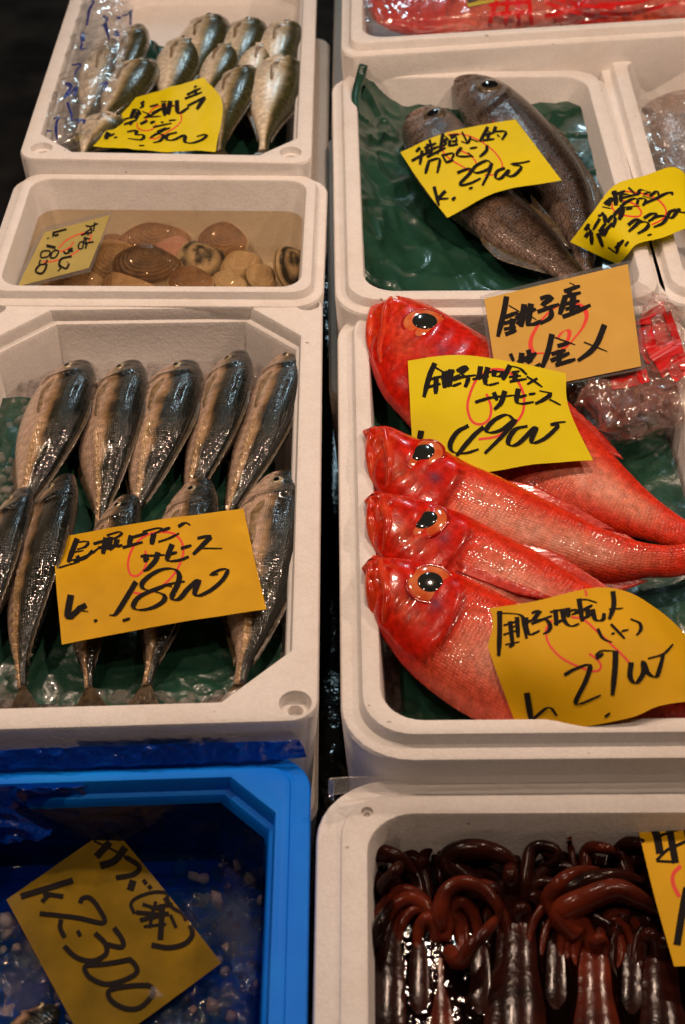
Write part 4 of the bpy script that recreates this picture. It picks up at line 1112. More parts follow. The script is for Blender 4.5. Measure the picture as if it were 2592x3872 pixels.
# --- soaked yellow card in the blue box
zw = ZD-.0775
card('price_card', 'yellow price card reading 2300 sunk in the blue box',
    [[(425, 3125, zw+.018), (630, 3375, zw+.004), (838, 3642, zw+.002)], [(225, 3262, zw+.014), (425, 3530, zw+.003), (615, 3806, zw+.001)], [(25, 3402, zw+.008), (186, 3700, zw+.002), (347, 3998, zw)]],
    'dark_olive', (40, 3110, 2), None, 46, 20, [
    [16, (630, 140), (740, 190), (870, 260)], [40, (870, 260), (975, 335), (930, 395), (800, 420)], [54, (755, 150), (650, 262)], [56, (870, 190), (790, 290), (680, 330)], [54, (930, 440), (905, 515)], [30, (1005, 435), (1030, 470)], [32, (1045, 478), (1065, 505)],
    [26, (940, 692), (912, 620), (960, 570), (1070, 532), (1170, 532), (1200, 565)], [26, (1000, 620), (1130, 662)], [34, (950, 682), (1150, 702)], [28, (1180, 560), (1220, 640), (1300, 690), (1330, 747)], [34, (980, 742), (1200, 690)], [22, (1010, 790), (1180, 772)], [44, (1150, 620), (1142, 780), (1135, 890)], [30, (1060, 652), (1230, 620)], [26, (1210, 700), (1255, 800)], [26, (1100, 600), (1052, 800)], [40, (1170, 570), (1210, 640)],
    [40, (1360, 778), (1378, 850), (1320, 920), (1200, 950), (1068, 930)],
    [36, (530, 612), (545, 578), (600, 572), (665, 645), (708, 760), (500, 722), (222, 690)], [36, (385, 735), (378, 800), (412, 872)], [30, (508, 820), (532, 862)], [46, (80, 562), (280, 500), (475, 440)], [34, (250, 540), (402, 562)], [34, (240, 602), (302, 540)],
    [38, (785, 798), (850, 895), (842, 945), (725, 925)], [38, (640, 838), (720, 920), (722, 1000), (620, 1050), (500, 1022), (408, 938)],
    [38, (915, 1038), (800, 1060), (700, 1075), (580, 1085), (565, 1120), (610, 1180), (720, 1225), (850, 1200), (955, 1140), (945, 1080), (900, 1035)], [38, (1050, 1235), (920, 1238), (780, 1262), (740, 1295), (775, 1360), (880, 1412), (985, 1400), (1075, 1310), (1080, 1260), (1030, 1228)]],
    None, wr=.0006, wf=16, seed=7)

# --- yellow card at the squid
card('price_card', 'yellow price card standing over the dark squid at the right photo edge',
    [[(2406, 3103, ZI-.022), (2660, 3094, ZI-.020), (2920, 3085, ZI-.020)], [(2472, 3376, ZI-.024), (2720, 3370, ZI-.020), (2980, 3362, ZI-.020)], [(2550, 3654, ZI-.030), (2800, 3647, ZI-.026), (3050, 3640, ZI-.026)]],
    'orange', (2396, 3080, 3.903), None, 100, 30, [
    [115, (300, 200), (350, 340), (392, 580)], [105, (515, 115), (570, 430), (622, 722)], [40, (390, 322), (510, 272), (620, 235), (780, 200)], [46, (340, 682), (480, 542), (640, 460), (790, 395)], [36, (340, 690), (590, 702)], [60, (745, 140), (790, 330)], [110, (790, 1080), (720, 1450), (642, 1930)]],
    [[(700, 760), (590, 880), (590, 1040), (680, 1220)]], 60, wr=.0006, seed=8, redmat='green_mark' if False else 'red_ink')

# --- yellow card in the far left box
card('price_card', 'wavy yellow price card reading 35 on the small silver green fish',
    [[(512, 374, ZA-.014), (640, 330, ZA+.002), (772, 290, ZA+.004)], [(434, 466, ZA-.018), (640, 452, ZA-.004), (842, 392, ZA-.002)], [(352, 553, ZA-.014), (580, 570, ZA-.010), (816, 572, ZA-.006)]],
    'yellow', (300, 280, 2), -10, 30, 8, [
    [34, (420, 270), (390, 340)], [(340, 345), (440, 320)], [34, (450, 290), (430, 345)], [30, (400, 280), (440, 270), (470, 310)], [26, (495, 208), (470, 230), (490, 240), (460, 262)], [24, (480, 285), (530, 310), (490, 335)], [(535, 250), (600, 230)], [30, (550, 300), (640, 255)], [26, (620, 210), (665, 210)], [34, (640, 220), (650, 320)], [36, (690, 205), (675, 310)], [(610, 275), (720, 240)], [34, (740, 200), (745, 290), (770, 295), (830, 255)], [24, (520, 330), (620, 270)],
    [24, (870, 105), (890, 92)], [(815, 160), (920, 110)], [(800, 190), (930, 140)], [30, (870, 120), (890, 160)], [(820, 245), (955, 175)], [34, (950, 180), (890, 270)],
    [(340, 385), (440, 350)], [34, (380, 385), (405, 360)], [34, (465, 382), (520, 355)], [34, (540, 375), (575, 360)], [(500, 330), (620, 322)], [(620, 370), (640, 366)], [(680, 355), (735, 350)], [(560, 405), (700, 375)], [(600, 440), (690, 410)],
    [40, (225, 445), (200, 495)], [26, (210, 480), (270, 455)], [(265, 485), (290, 480)],
    [28, (365, 440), (440, 430), (430, 460), (490, 465), (470, 500), (370, 490)], [26, (640, 430), (580, 460), (540, 485)], [28, (590, 450), (640, 470), (610, 510), (560, 522)], [22, (590, 440), (660, 410)], [30, (740, 445), (670, 465), (665, 500), (720, 500), (800, 465), (800, 515), (860, 525), (940, 495), (965, 460), (890, 475)], [(455, 545), (495, 545)]],
    [[(490, 370), (560, 262), (650, 238), (720, 245), (770, 310), (770, 360), (720, 410), (640, 455), (580, 490), (530, 485)], [(440, 370), (445, 410), (500, 430), (560, 415), (580, 380)]], 10, wr=.0022, wf=30, seed=9)

# --- laminated card in the clam water
zk = ZB-.031
S_, root_ = card('price_card', 'dull yellow laminated card half sunk in the clam water', 
    [[(170, 879, zk+.004), (294, 846, zk+.008), (417, 813, zk+.012)], [(118, 981, zk+.002), (248, 947, zk+.005), (378, 912, zk+.006)], [(68, 1084, zk+.001), (200, 1049, zk+.002), (337, 1013, zk+.002)]],
    'olive', (50, 780, 4), None, 28, 14, [
    [26, (1285, 265), (1180, 310), (1100, 298)], [22, (1240, 248), (1218, 382)], [24, (1200, 340), (1090, 402)], [30, (1170, 330), (1190, 400), (1110, 415), (1030, 445)], [22, (1150, 410), (1130, 452)],
    [26, (1070, 478), (1162, 500)], [22, (1082, 490), (1068, 560)], [24, (1000, 562), (1060, 540), (1050, 640), (990, 642), (1000, 570)], [20, (1060, 562), (1132, 560)], [26, (1220, 545), (1130, 562), (1095, 647)], [26, (1105, 500), (1100, 592)],
    [34, (905, 640), (850, 670), (908, 690)], [30, (768, 688), (800, 725), (872, 680)], [22, (840, 650), (850, 722)], [34, (890, 763), (735, 800), (700, 890), (722, 932)], [30, (852, 870), (800, 950), (690, 888)], [20, (730, 940), (678, 990)], [16, (820, 840), (825, 862)],
    [30, (812, 352), (600, 410)], [34, (600, 420), (642, 450), (690, 430)], [20, (600, 472), (612, 430)], [20, (540, 480), (523, 502)], [44, (508, 602), (648, 635)],
    [24, (420, 772), (432, 700), (500, 680), (562, 690), (540, 762), (440, 787), (418, 770)], [24, (570, 792), (592, 705), (660, 670), (692, 700), (640, 780), (568, 790)],
    [26, (420, 820), (398, 870), (440, 890), (500, 870), (520, 815)], [32, (420, 880), (350, 960), (360, 1010), (440, 1022), (490, 960), (512, 880)]],
    [[(690, 640), (800, 522), (960, 440), (1110, 402), (1185, 445), (1152, 542)], [(922, 540), (862, 620), (780, 670), (688, 682)], [(1000, 660), (900, 732), (740, 800), (560, 842), (448, 840)]], 18, wr=0, seed=10)
m_ = Surf([[(160, 862, zk+.003), (294, 828, zk+.007), (428, 796, zk+.011)], [(104, 981, zk+.001), (248, 947, zk+.004), (388, 912, zk+.005)], [(50, 1100, zk), (200, 1062, zk+.001), (344, 1028, zk+.001)]], 10, 8)
m_.mesh('laminate', M['laminate'], root_, .0006)

# --- corner of a yellow card in the farthest red fish box
card('price_card', 'yellow card corner on the bag in the farthest right box',
    [[(1738, -110, ZE), (1850, -140, ZE), (1960, -170, ZE)], [(1772, 26, ZE-.008), (1870, 6, ZE-.008), (1965, -16, ZE-.008)]],
    'yellow', (1200, 0, 1.1264), None, 20, 10, [[(640, 6), (680, -4), (720, -18)]], None, wr=.0004, seed=11)
# ------------------------------------------------------------------ liners, ice, water, clams, squid, bags
def sheet(name, label, cat, rows, mat, nu=70, nv=70, wr=.003, wf=25, crease=.003, seed=0.0, th=.0004, group=None):
    S = Surf(rows, nu, nv, wr, wf, seed, crease)
    root = empty(name, Vector(S.G.reshape(-1, 3).mean(0)), label, cat, group)
    S.mesh('film', M[mat], root, th)
    return S, root
z = ZF
S, root = sheet('plastic_sheet', 'dark green plastic liner crumpled under the two brown fish, rolled at its corner', 'plastic sheet', [
    [(1378, 292, z+.004), (1500, 362, z-.036), (1700, 368, z-.042), (1950, 388, z-.042), (2190, 382, z-.034)],
    [(1347, 470, z-.006), (1470, 520, z-.040), (1700, 540, z-.060), (2000, 560, z-.062), (2240, 545, z-.038)],
    [(1350, 700, z-.008), (1470, 740, z-.036), (1750, 780, z-.064), (2050, 800, z-.066), (2290, 760, z-.045)],
    [(1358, 920, z-.014), (1500, 960, z-.044), (1800, 990, z-.064), (2100, 1000, z-.066), (2345, 950, z-.05)],
    [(1378, 1062, z-.026), (1520, 1118, z-.050), (1850, 1138, z-.06), (2150, 1138, z-.06), (2410, 1108, z-.05)]], 'green_sheet', 130, 130, .0030, 15, .0055, 3)
V, F = [], []
tube_mesh(V, F, [P(1376, 246, z+.022), P(1362, 300, z+.008), P(1346, 375, z-.002), P(1350, 470, z-.012)], [.0062, .007, .0065, .004], 12, 24)
mk('rolled_edge', V, F, M['green_sheet'], root)
sheet('plastic_sheet', 'dark green liner under the big red fish', 'plastic sheet', [
    [(1404, 1400, -.045), (1800, 1380, -.055), (2200, 1380, -.05), (2470, 1500, -.036)],
    [(1404, 1850, -.046), (1800, 1850, -.055), (2250, 1800, -.05), (2560, 1780, -.036)],
    [(1500, 2450, -.052), (1900, 2400, -.055), (2350, 2300, -.05), (2690, 2250, -.04)],
    [(1525, 2800, -.055), (1950, 2850, -.058), (2450, 2850, -.055), (2860, 2830, -.045)]], 'green_sheet', 90, 80, .0022, 20, .0030, 5)
sheet('plastic_sheet', 'dark green liner under the horse mackerel', 'plastic sheet', [
    [(-200, 1500, -.062), (300, 1520, -.060), (700, 1530, -.060), (1030, 1530, -.060)],
    [(-300, 1900, -.062), (300, 1900, -.060), (700, 1900, -.060), (1050, 1950, -.060)],
    [(-380, 2400, -.062), (300, 2400, -.060), (700, 2400, -.060), (1068, 2420, -.058)],
    [(-420, 2640, -.064), (300, 2668, -.062), (700, 2662, -.062), (1030, 2590, -.060)]], 'green_sheet', 90, 90, .0022, 28, .0026, 7)
sheet('plastic_sheet', 'green liner behind the small silver green fish', 'plastic sheet', [
    [(500, 160, ZA-.060), (560, 155, ZA-.040), (640, 178, ZA-.052), (1000, 180, ZA-.060)],
    [(460, 330, ZA-.062), (580, 320, ZA-.062), (700, 330, ZA-.062), (1080, 330, ZA-.062)],
    [(330, 590, ZA-.064), (500, 620, ZA-.064), (700, 640, ZA-.064), (1080, 640, ZA-.064)]], 'green_sheet', 50, 50, .003, 25, .003, 9)

# crushed ice
def mat_ice():
    k = NT('crushed_ice')
    k.t.nodes.remove(k.b)
    tc = k.n('ShaderNodeTexCoord'); ns = k.n('ShaderNodeTexNoise', i_Scale=110.0, i_Detail=3.0, i_Distortion=0.6)
    k.l(tc, 'Object', ns, 'Vector')
    bp = k.n('ShaderNodeBump', i_Strength=0.8, i_Distance=0.003); k.l(ns, 0, bp, 'Height')
    tr = k.n('ShaderNodeBsdfTransparent'); tr.inputs[0].default_value = rgb(.95, .95, .95)
    df = k.n('ShaderNodeBsdfDiffuse'); df.inputs[0].default_value = rgb(.62, .54, .50)
    gl = k.n('ShaderNodeBsdfGlossy'); gl.inputs['Roughness'].default_value = .06
    fr, ma = shine(k, .03, .5)
    k.l(bp, 0, gl, 'Normal'); k.l(bp, 0, fr, 'Normal')
    m1 = k.n('ShaderNodeMixShader'); m1.inputs[0].default_value = .16
    k.l(tr, 0, m1, 1); k.l(df, 0, m1, 2)
    m2 = k.n('ShaderNodeMixShader'); k.l(ma, 0, m2, 0); k.l(m1, 0, m2, 1); k.l(gl, 0, m2, 2)
    k.l(m2, 0, k.out, 0)
    return k.m
M['ice'] = mat_ice()
ico = bmesh.new(); bmesh.ops.create_icosphere(ico, subdivisions=1, radius=1)
ICO_V = [v.co.copy() for v in ico.verts]; ICO_F = [tuple(v.index for v in f.verts) for f in ico.faces]; ico.free()
def ice_field(label, rows, regions, seed, bed=True, size=(.003, .010)):
    rnd = random.Random(seed)
    V, F = [], []
    if bed:
        S = Surf(rows, 70, 70, .004, 45, seed, .003)
        nv, nu = S.nv, S.nu
        V += [Vector(p) for p in S.G.reshape(-1, 3)]
        for i in range(nv-1):
            for j in range(nu-1): F.append((i*nu+j, i*nu+j+1, (i+1)*nu+j+1, (i+1)*nu+j))
    for (x0, y0, x1, y1, z0, z1, n) in regions:
        for _ in range(n):
            p = P(rnd.uniform(x0, x1), rnd.uniform(y0, y1), rnd.uniform(z0, z1))
            s = rnd.uniform(*size)
            m = Matrix.Rotation(rnd.uniform(0, 6.3), 3, Vector((rnd.gauss(0, 1), rnd.gauss(0, 1), rnd.gauss(0, 1))).normalized())
            k = len(V); sx, sy, sz = s*rnd.uniform(.6, 1.4), s*rnd.uniform(.5, 1.1), s*rnd.uniform(.4, .9)
            for v in ICO_V:
                q = Vector((v.x*sx, v.y*sy, v.z*sz))*(1+rnd.uniform(-.25, .25))
                V.append(p+m @ q)
            F += [tuple(k+i for i in f) for f in ICO_F]
    o = mk('crushed_ice', V, F, M['ice'], None, True)
    return tag(o, label, 'ice', None, 'stuff')
ice_field('crushed ice bedding the horse mackerel', [
    [(-60, 1345, -.066), (300, 1335, -.066), (700, 1330, -.066), (1130, 1320, -.066)],
    [(-250, 1800, -.068), (300, 1800, -.070), (700, 1800, -.070), (1110, 1800, -.068)],
    [(-400, 2300, -.068), (300, 2300, -.070), (700, 2300, -.070), (1095, 2300, -.066)],
    [(-480, 2690, -.068), (300, 2700, -.070), (700, 2690, -.070), (1080, 2560, -.066)]],
    [(110, 1375, 1110, 1440, -.066, -.058, 70), (20, 1440, 170, 1600, -.066, -.058, 25), (-30, 1560, 80, 1900, -.066, -.056, 35), (1040, 1900, 1090, 2500, -.066, -.056, 40), (-100, 2630, 500, 2700, -.066, -.06, 35), (200, 1430, 1000, 1520, -.066, -.058, 25), (600, 2640, 1000, 2700, -.066, -.06, 60)], 4)
ice_field('crushed ice around the big red fish', [
    [(1420, 1300, -.07), (1900, 1290, -.07), (2300, 1290, -.07), (2560, 1300, -.07)], [(1410, 1900, -.07), (1900, 1900, -.07), (2400, 1900, -.07), (2740, 1900, -.07)],
    [(1440, 2400, -.07), (1950, 2400, -.07), (2500, 2400, -.07), (2830, 2400, -.07)], [(1470, 2800, -.07), (2000, 2830, -.07), (2500, 2830, -.07), (2930, 2800, -.07)]],
    [(1420, 2350, 1515, 2760, -.068, -.06, 90), (2500, 1500, 2640, 2000, -.068, -.045, 160), (2480, 1560, 2560, 1800, -.05, -.04, 40)], 8)

# clams
def mat_clam(name, c1, c2, scale, c3=None):
    k = NT(name)
    uv = k.n('ShaderNodeUVMap', uv_map='UVMap'); sx = k.n('ShaderNodeSeparateXYZ'); k.l(uv, 0, sx, 0)
    tc = k.n('ShaderNodeTexCoord')
    ns = k.n('ShaderNodeTexNoise', i_Scale=55.0, i_Detail=5.0, i_Roughness=.65); k.l(tc, 'Object', ns, 'Vector')
    ml = k.n('ShaderNodeMath', operation='MULTIPLY', i_1=float(scale)); k.l(sx, 'X', ml, 0)
    a1 = k.n('ShaderNodeMath', operation='MULTIPLY_ADD', i_1=5.0); k.l(ns, 0, a1, 0); k.l(ml, 0, a1, 2)
    sn = k.n('ShaderNodeMath', operation='SINE'); k.l(a1, 0, sn, 0)
    ad = k.n('ShaderNodeMath', operation='MULTIPLY_ADD', i_1=c3 or .045); k.l(sn, 0, ad, 0); k.l(ns, 0, ad, 2)
    r = k.ramp([(.34, c1), (.68, c2)]); k.l(ad, 0, r, 0)
    ed = k.ramp([(.90, (0, 0, 0)), (.97, (1, 1, 1))]); k.l(sx, 'X', ed, 0)
    mx = k.n('ShaderNodeMix', data_type='RGBA'); mx.inputs[7].default_value = rgb(.62, .52, .38)
    k.l(ed, 0, mx, 0); k.l(r, 0, mx, 6); k.l(mx, 2, k.b, 'Base Color')
    bp = k.n('ShaderNodeBump', i_Strength=.25, i_Distance=.0006); k.l(sn, 0, bp, 'Height'); k.l(bp, 0, k.b, 'Normal')
    k.set(Roughness=.45, Coat_Weight=.15)
    return k.m
M['clam_tan'] = mat_clam('tan_clam_shell', (.34, .21, .12), (.58, .42, .27), 60)
M['clam_brown'] = mat_clam('brown_clam_shell', (.15, .075, .038), (.36, .21, .12), 60)
M['clam_dark'] = mat_clam('dark_clam_shell', (.055, .028, .015), (.20, .11, .06), 60)
M['clam_mauve'] = mat_clam('mauve_clam_shell', (.48, .26, .25), (.62, .38, .36), 40)
M['clam_stripe'] = mat_clam('striped_clam_shell', (.012, .010, .010), (.66, .54, .38), 11, .13)
M['clam_cream'] = mat_clam('cream_clam_shell', (.46, .34, .22), (.66, .54, .38), 30)
def clam(label, px, py, zz, L, Hh, rot, tilt, mat, thick=.34):
    """a closed bivalve: two domed valves meeting in a seam, beak off-centre"""
    pos = P(px, py, zz)
    root = empty('clam', pos, label, 'clam', 'clams in the water box')
    m = Matrix.Rotation(R(rot), 3, 'Z') @ Matrix.Rotation(R(tilt), 3, 'X')
    for s in (1, -1):
        V, F, U = [], [], []
        nr, ns = 16, 36
        for i in range(nr+1):
            f = i/nr
            for j in range(ns):
                a = 2*math.pi*j/ns
                rx = L/2*(1+.10*math.cos(a)+.03*math.sin(3*a+px)); ry = Hh/2*(1+.22*max(0, math.sin(a))**6+.04*math.sin(2*a+py))
                x, y = rx*math.cos(a), ry*math.sin(a)
                bx, by = L*.10, Hh*.30
                X, Y = bx*(1-f)+x*f, by*(1-f)+y*f
                hgt = L*thick/2*math.sqrt(max(0, 1-f**2.3))+.0006
                V.append(m @ Vector((X, Y, s*hgt)) + pos); U.append((f, a))
        for i in range(nr):
            for j in range(ns):
                q = (i*ns+j, i*ns+(j+1) % ns, (i+1)*ns+(j+1) % ns, (i+1)*ns+j)
                F.append(q if s < 0 else q[::-1])
        o = mk('valve', V, F, M[mat], root, uv=U)
        fix_normals(o)
def z3(x, y): return (x/1.21, 600+y/1.21)
zb = ZB-.085
for lab, x, y, dz, L, Hh, rot, tilt, mt in [
    ('long tan clam lying flat at the back of the heap', 665, 345, .008, .060, .034, 4, 55, 'clam_tan'),
    ('long brown clam lying under the flat tan one', 690, 402, .006, .082, .04, 10, 35, 'clam_brown'),
    ('pale tan clam nearest the sunken card', 520, 490, .008, .064, .046, 25, 25, 'clam_tan'),
    ('large dark brown clam on top of the heap', 655, 508, .022, .074, .044, -4, 28, 'clam_dark'),
    ('mauve pink clam behind the dark brown one', 785, 452, .010, .052, .040, -20, 20, 'clam_mauve'),
    ('cream clam with bold black bands in the middle', 915, 500, .016, .056, .046, 40, 45, 'clam_stripe'),
    ('brown clam against the back of the heap on the right', 1010, 395, .008, .054, .042, -10, 35, 'clam_brown'),
    ('small cream clam with a dark end, right of the banded one', 1100, 500, .010, .046, .030, 30, 30, 'clam_cream'),
    ('small cream clam half hidden at the front on the right', 1195, 550, .008, .036, .028, 60, 30, 'clam_cream'),
    ('black and tan clam standing on edge at the right wall', 1325, 505, .010, .050, .036, 65, 60, 'clam_stripe'),
    ('glossy brown clam at the near wall below the banded one', 860, 575, .018, .046, .034, 0, 20, 'clam_brown'),
    ('reddish tan clam at the near wall below the sunken card', 320, 585, .010, .062, .036, 6, 25, 'clam_tan'),
    ('flat tan clam cut by the near rim in the middle', 580, 592, .010, .058, .036, 4, 20, 'clam_tan'),
    ('cream clam cut by the near rim on the right', 1030, 590, .008, .040, .03, 10, 25, 'clam_cream'),
    ('small reddish clam beside the sunken card upper corner', 512, 375, .006, .022, .02, 0, 30, 'clam_brown')]:
    clam(lab, *z3(x, y), zb+dz, L*1.2, Hh*1.25, rot, tilt, mt)
def mat_water(name, tint, rough=.02, bump=.15, bscale=18.0, murk=.0, murkc=(.2, .15, .1), dist=.006, ior=1.33):
    k = NT(name)
    k.t.nodes.remove(k.b)
    tc = k.n('ShaderNodeTexCoord'); ns = k.n('ShaderNodeTexNoise', i_Scale=bscale, i_Detail=3.0)
    k.l(tc, 'Object', ns, 'Vector')
    bp = k.n('ShaderNodeBump', i_Strength=bump, i_Distance=dist); k.l(ns, 0, bp, 'Height')
    tr = k.n('ShaderNodeBsdfTransparent'); tr.inputs[0].default_value = rgb(*tint)
    df = k.n('ShaderNodeBsdfDiffuse'); df.inputs[0].default_value = rgb(*murkc)
    gl = k.n('ShaderNodeBsdfGlossy'); gl.inputs['Roughness'].default_value = rough
    fr, ma = shine(k, .02, .8)
    k.l(bp, 0, gl, 'Normal'); k.l(bp, 0, fr, 'Normal')
    m1 = k.n('ShaderNodeMixShader'); m1.inputs[0].default_value = murk
    k.l(tr, 0, m1, 1); k.l(df, 0, m1, 2)
    m2 = k.n('ShaderNodeMixShader'); k.l(ma, 0, m2, 0); k.l(m1, 0, m2, 1); k.l(gl, 0, m2, 2)
    k.l(m2, 0, k.out, 0)
    return k.m
M['clam_water'] = mat_water('clam_water', (.84, .75, .60), .02, .10, 16, .03, (.30, .22, .14))
M['ice_water'] = mat_water('ice_water', (.08, .30, .50), .03, .8, 75, .12, (.004, .05, .13), .005)
def water(label, b, zz, inset, mat, r, ch=False):
    V = [b.mp(x, y, zz) for x, y in loop_rect(b.W, b.D, inset, r, ch)]
    return tag(mk('water', V, [tuple(range(len(V)))], M[mat], None, False), label, 'water', None, 'structure')
water('still brownish water over the clams', bB, -.040, .0165, 'clam_water', .024)
water('iced water in the blue box', bD, -.080, .019, 'ice_water', .036, True)

# blue box: ice floating in it, a dark mackerel below, crumpled blue film at its far edge
ice_field('ice bits floating in the blue box', None, [(500, 3300, 1020, 3870, ZD-.092, ZD-.0812, 70), (-100, 3400, 300, 3870, ZD-.092, ZD-.0812, 45), (650, 3250, 1030, 3500, ZD-.092, ZD-.0812, 25)], 12, False, (.003, .010))
small_fish('aji', 'mackerel', 'dark mackerel showing dimly in the iced water at the lower left corner', 'fish', None, [(210, 3800, ZD-.088), (120, 3900, ZD-.088), (20, 4050, ZD-.09), (-60, 4200, ZD-.092)], .05, 40, True, 77.0)
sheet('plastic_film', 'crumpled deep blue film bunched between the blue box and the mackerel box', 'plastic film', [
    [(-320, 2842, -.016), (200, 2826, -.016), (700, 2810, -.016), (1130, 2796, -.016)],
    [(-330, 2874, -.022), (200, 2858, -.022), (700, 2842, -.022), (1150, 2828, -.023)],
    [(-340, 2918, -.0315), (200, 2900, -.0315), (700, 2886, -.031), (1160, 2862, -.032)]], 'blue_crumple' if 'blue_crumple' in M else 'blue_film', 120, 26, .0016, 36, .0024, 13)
def shade_liner():  # added layer: shade on the inner walls is put into its navy colour
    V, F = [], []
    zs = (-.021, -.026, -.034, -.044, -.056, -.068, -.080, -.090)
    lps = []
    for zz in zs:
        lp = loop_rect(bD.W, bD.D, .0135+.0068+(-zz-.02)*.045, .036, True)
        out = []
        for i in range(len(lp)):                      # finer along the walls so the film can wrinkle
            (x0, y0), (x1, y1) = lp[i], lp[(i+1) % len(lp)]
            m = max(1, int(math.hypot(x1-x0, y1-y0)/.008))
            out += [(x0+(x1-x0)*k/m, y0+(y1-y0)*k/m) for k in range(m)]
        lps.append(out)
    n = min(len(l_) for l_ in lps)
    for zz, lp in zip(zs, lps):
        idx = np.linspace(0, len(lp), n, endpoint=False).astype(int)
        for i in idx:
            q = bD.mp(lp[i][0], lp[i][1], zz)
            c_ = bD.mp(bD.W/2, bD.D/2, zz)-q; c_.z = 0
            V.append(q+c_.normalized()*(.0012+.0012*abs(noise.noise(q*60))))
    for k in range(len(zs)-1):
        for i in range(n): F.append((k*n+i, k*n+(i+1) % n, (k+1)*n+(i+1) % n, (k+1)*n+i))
    tag(mk('plastic_film', V, F, M['navy_shade_film'], None), 'dark film layer added inside the blue box, shade put into its navy colour', 'plastic film')
M['navy_shade_film'] = mat_noise('navy_shade_film', (.001, .012, .075), (.002, .03, .16), 14, .18, .5, .8, .005, 40, spec=.3)
shade_liner()
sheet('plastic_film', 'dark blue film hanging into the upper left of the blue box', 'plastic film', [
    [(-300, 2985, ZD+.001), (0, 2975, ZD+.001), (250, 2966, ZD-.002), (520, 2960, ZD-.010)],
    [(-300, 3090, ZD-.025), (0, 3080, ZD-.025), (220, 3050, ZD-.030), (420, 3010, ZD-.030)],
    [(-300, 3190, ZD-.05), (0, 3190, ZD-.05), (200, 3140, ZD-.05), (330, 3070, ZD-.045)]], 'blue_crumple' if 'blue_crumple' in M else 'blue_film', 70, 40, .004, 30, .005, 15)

# squid
M['squid'] = mat_noise('squid_skin', (.009, .0028, .002), (.040, .008, .005), 30, .19, .05, .4, .0018, 90, .38, .70, spec=.16)
M['squid_light'] = mat_noise('squid_skin_reddish', (.022, .0045, .003), (.145, .022, .009), 26, .19, .05, .4, .0018, 90, .34, .70, spec=.16)
def z10(x, y, dz=0.0): return P(1150+x/1.0873, 2850+y/1.0873, ZI-.050+dz)
def squid(label, x, y, wz, lean, mat, arms, seed, extra=11):
    """x,y: top of the mantle in the enlarged view; arms: (points, radius) of the ones that stand out"""
    rnd = random.Random(seed)
    r = wz/1.0873/4900.0/2
    V, F = [], []
    k = len(V)
    tube_mesh(V, F, [z10(x-lean*.15, y-190, -.012), z10(x-lean*.1, y-90, -.010), z10(x, y-20, -.012), z10(x, y+60, -.012), z10(x+lean*.4, y+260, -.014), z10(x+lean, y+600, -.016), z10(x+lean*1.4, y+880, -.018)],
              [r*.40, r*.72, r*.80, r*1.0, r*1.08, r*.84, r*.10], 28, 48)
    c0 = z10(x, y, -.012).z
    for i in range(k, len(V)): V[i] = Vector((V[i].x, V[i].y, c0+(V[i].z-c0)*.60))
    for pts, ra in arms:
        q = [z10(px, py, .010+.014*math.sin(math.pi*i/(len(pts)-1))) for i, (px, py) in enumerate(pts)]
        q = [z10(x+(pts[0][0]-x)*.5, (y-60)*.5+pts[0][1]*.5, .0)]+q
        tube_mesh(V, F, q, [ra*1.05, ra, ra*.95, ra*.85, ra*.7, ra*.4], 12, 40)
    for j in range(extra):
        sd = -1 if j % 2 else 1
        Rr = 50+j*20+rnd.uniform(-15, 15)
        sp = rnd.uniform(.8, 1.25)
        e = [(x+sd*8, y-60), (x+sd*Rr*.25*sp, y-80-Rr*.62), (x+sd*Rr*.62*sp, y-90-Rr*.80), (x+sd*Rr*.98*sp, y-80-Rr*.50), (x+sd*Rr*1.12*sp, y-40-Rr*.05), (x+sd*Rr*1.02*sp+rnd.uniform(-20, 20), y+10+Rr*.25)]
        h = rnd.uniform(.004, .016)
        q = [z10(px, py, -.006+h*math.sin(math.pi*min(1, f*1.1))) for (px, py), f in zip(e, (0, .25, .5, .75, .9, .9))]
        ra = rnd.uniform(.0042, .0066)
        tube_mesh(V, F, q, [ra, ra, ra*.95, ra*.8, ra*.55, ra*.25], 12, 40)
    root = empty('squid', z10(x, y+150)-Vector((0, 0, r)), label, 'squid', 'dark red squid in the near box')
    o = mk('body', V, F, M[mat], root)
    dome('eye', root, z10(x-wz*.30, y-95, -.004), (-.6, 0, .7), .006, .4, M['eye_dark'])
squid('near black squid at the left wall of its box', 350, 650, 230, -20, 'squid', [([(300, 770), (320, 690), (362, 610)], .006), ([(250, 470), (290, 410), (380, 425), (455, 490)], .008), ([(330, 540), (380, 480), (400, 430)], .006)], 1)
squid('squid with a reddish brown body, second from the left wall', 560, 830, 200, 10, 'squid_light', [([(560, 660), (580, 575), (650, 532), (740, 560), (800, 640), (790, 700)], .0065), ([(640, 860), (690, 790), (750, 730), (800, 665)], .006)], 2)
squid('dark squid in the middle of the box with a looped arm at the far wall', 870, 760, 290, -10, 'squid', [([(600, 450), (660, 400), (760, 400), (840, 440), (862, 520)], .010), ([(905, 560), (918, 470), (932, 400), (980, 378), (1040, 400), (1030, 450), (965, 462)], .0055), ([(845, 570), (850, 500), (842, 450)], .007)], 3)
squid('squid with a broad orange red arm arched towards the card', 1190, 880, 260, 20, 'squid_light', [([(1060, 660), (1150, 605), (1280, 560), (1380, 600), (1470, 660)], .0105), ([(1010, 610), (1050, 535), (1120, 492), (1210, 478)], .007), ([(1100, 400), (1092, 340), (1130, 300), (1190, 306)], .003), ([(1160, 410), (1240, 390), (1310, 440)], .006)], 14)
squid('squid lying below the yellow card at the right edge', 1460, 900, 270, 30, 'squid', [([(1060, 600), (1150, 535), (1280, 505), (1400, 530)], .009), ([(1300, 400), (1380, 370), (1460, 410)], .007)], 5)
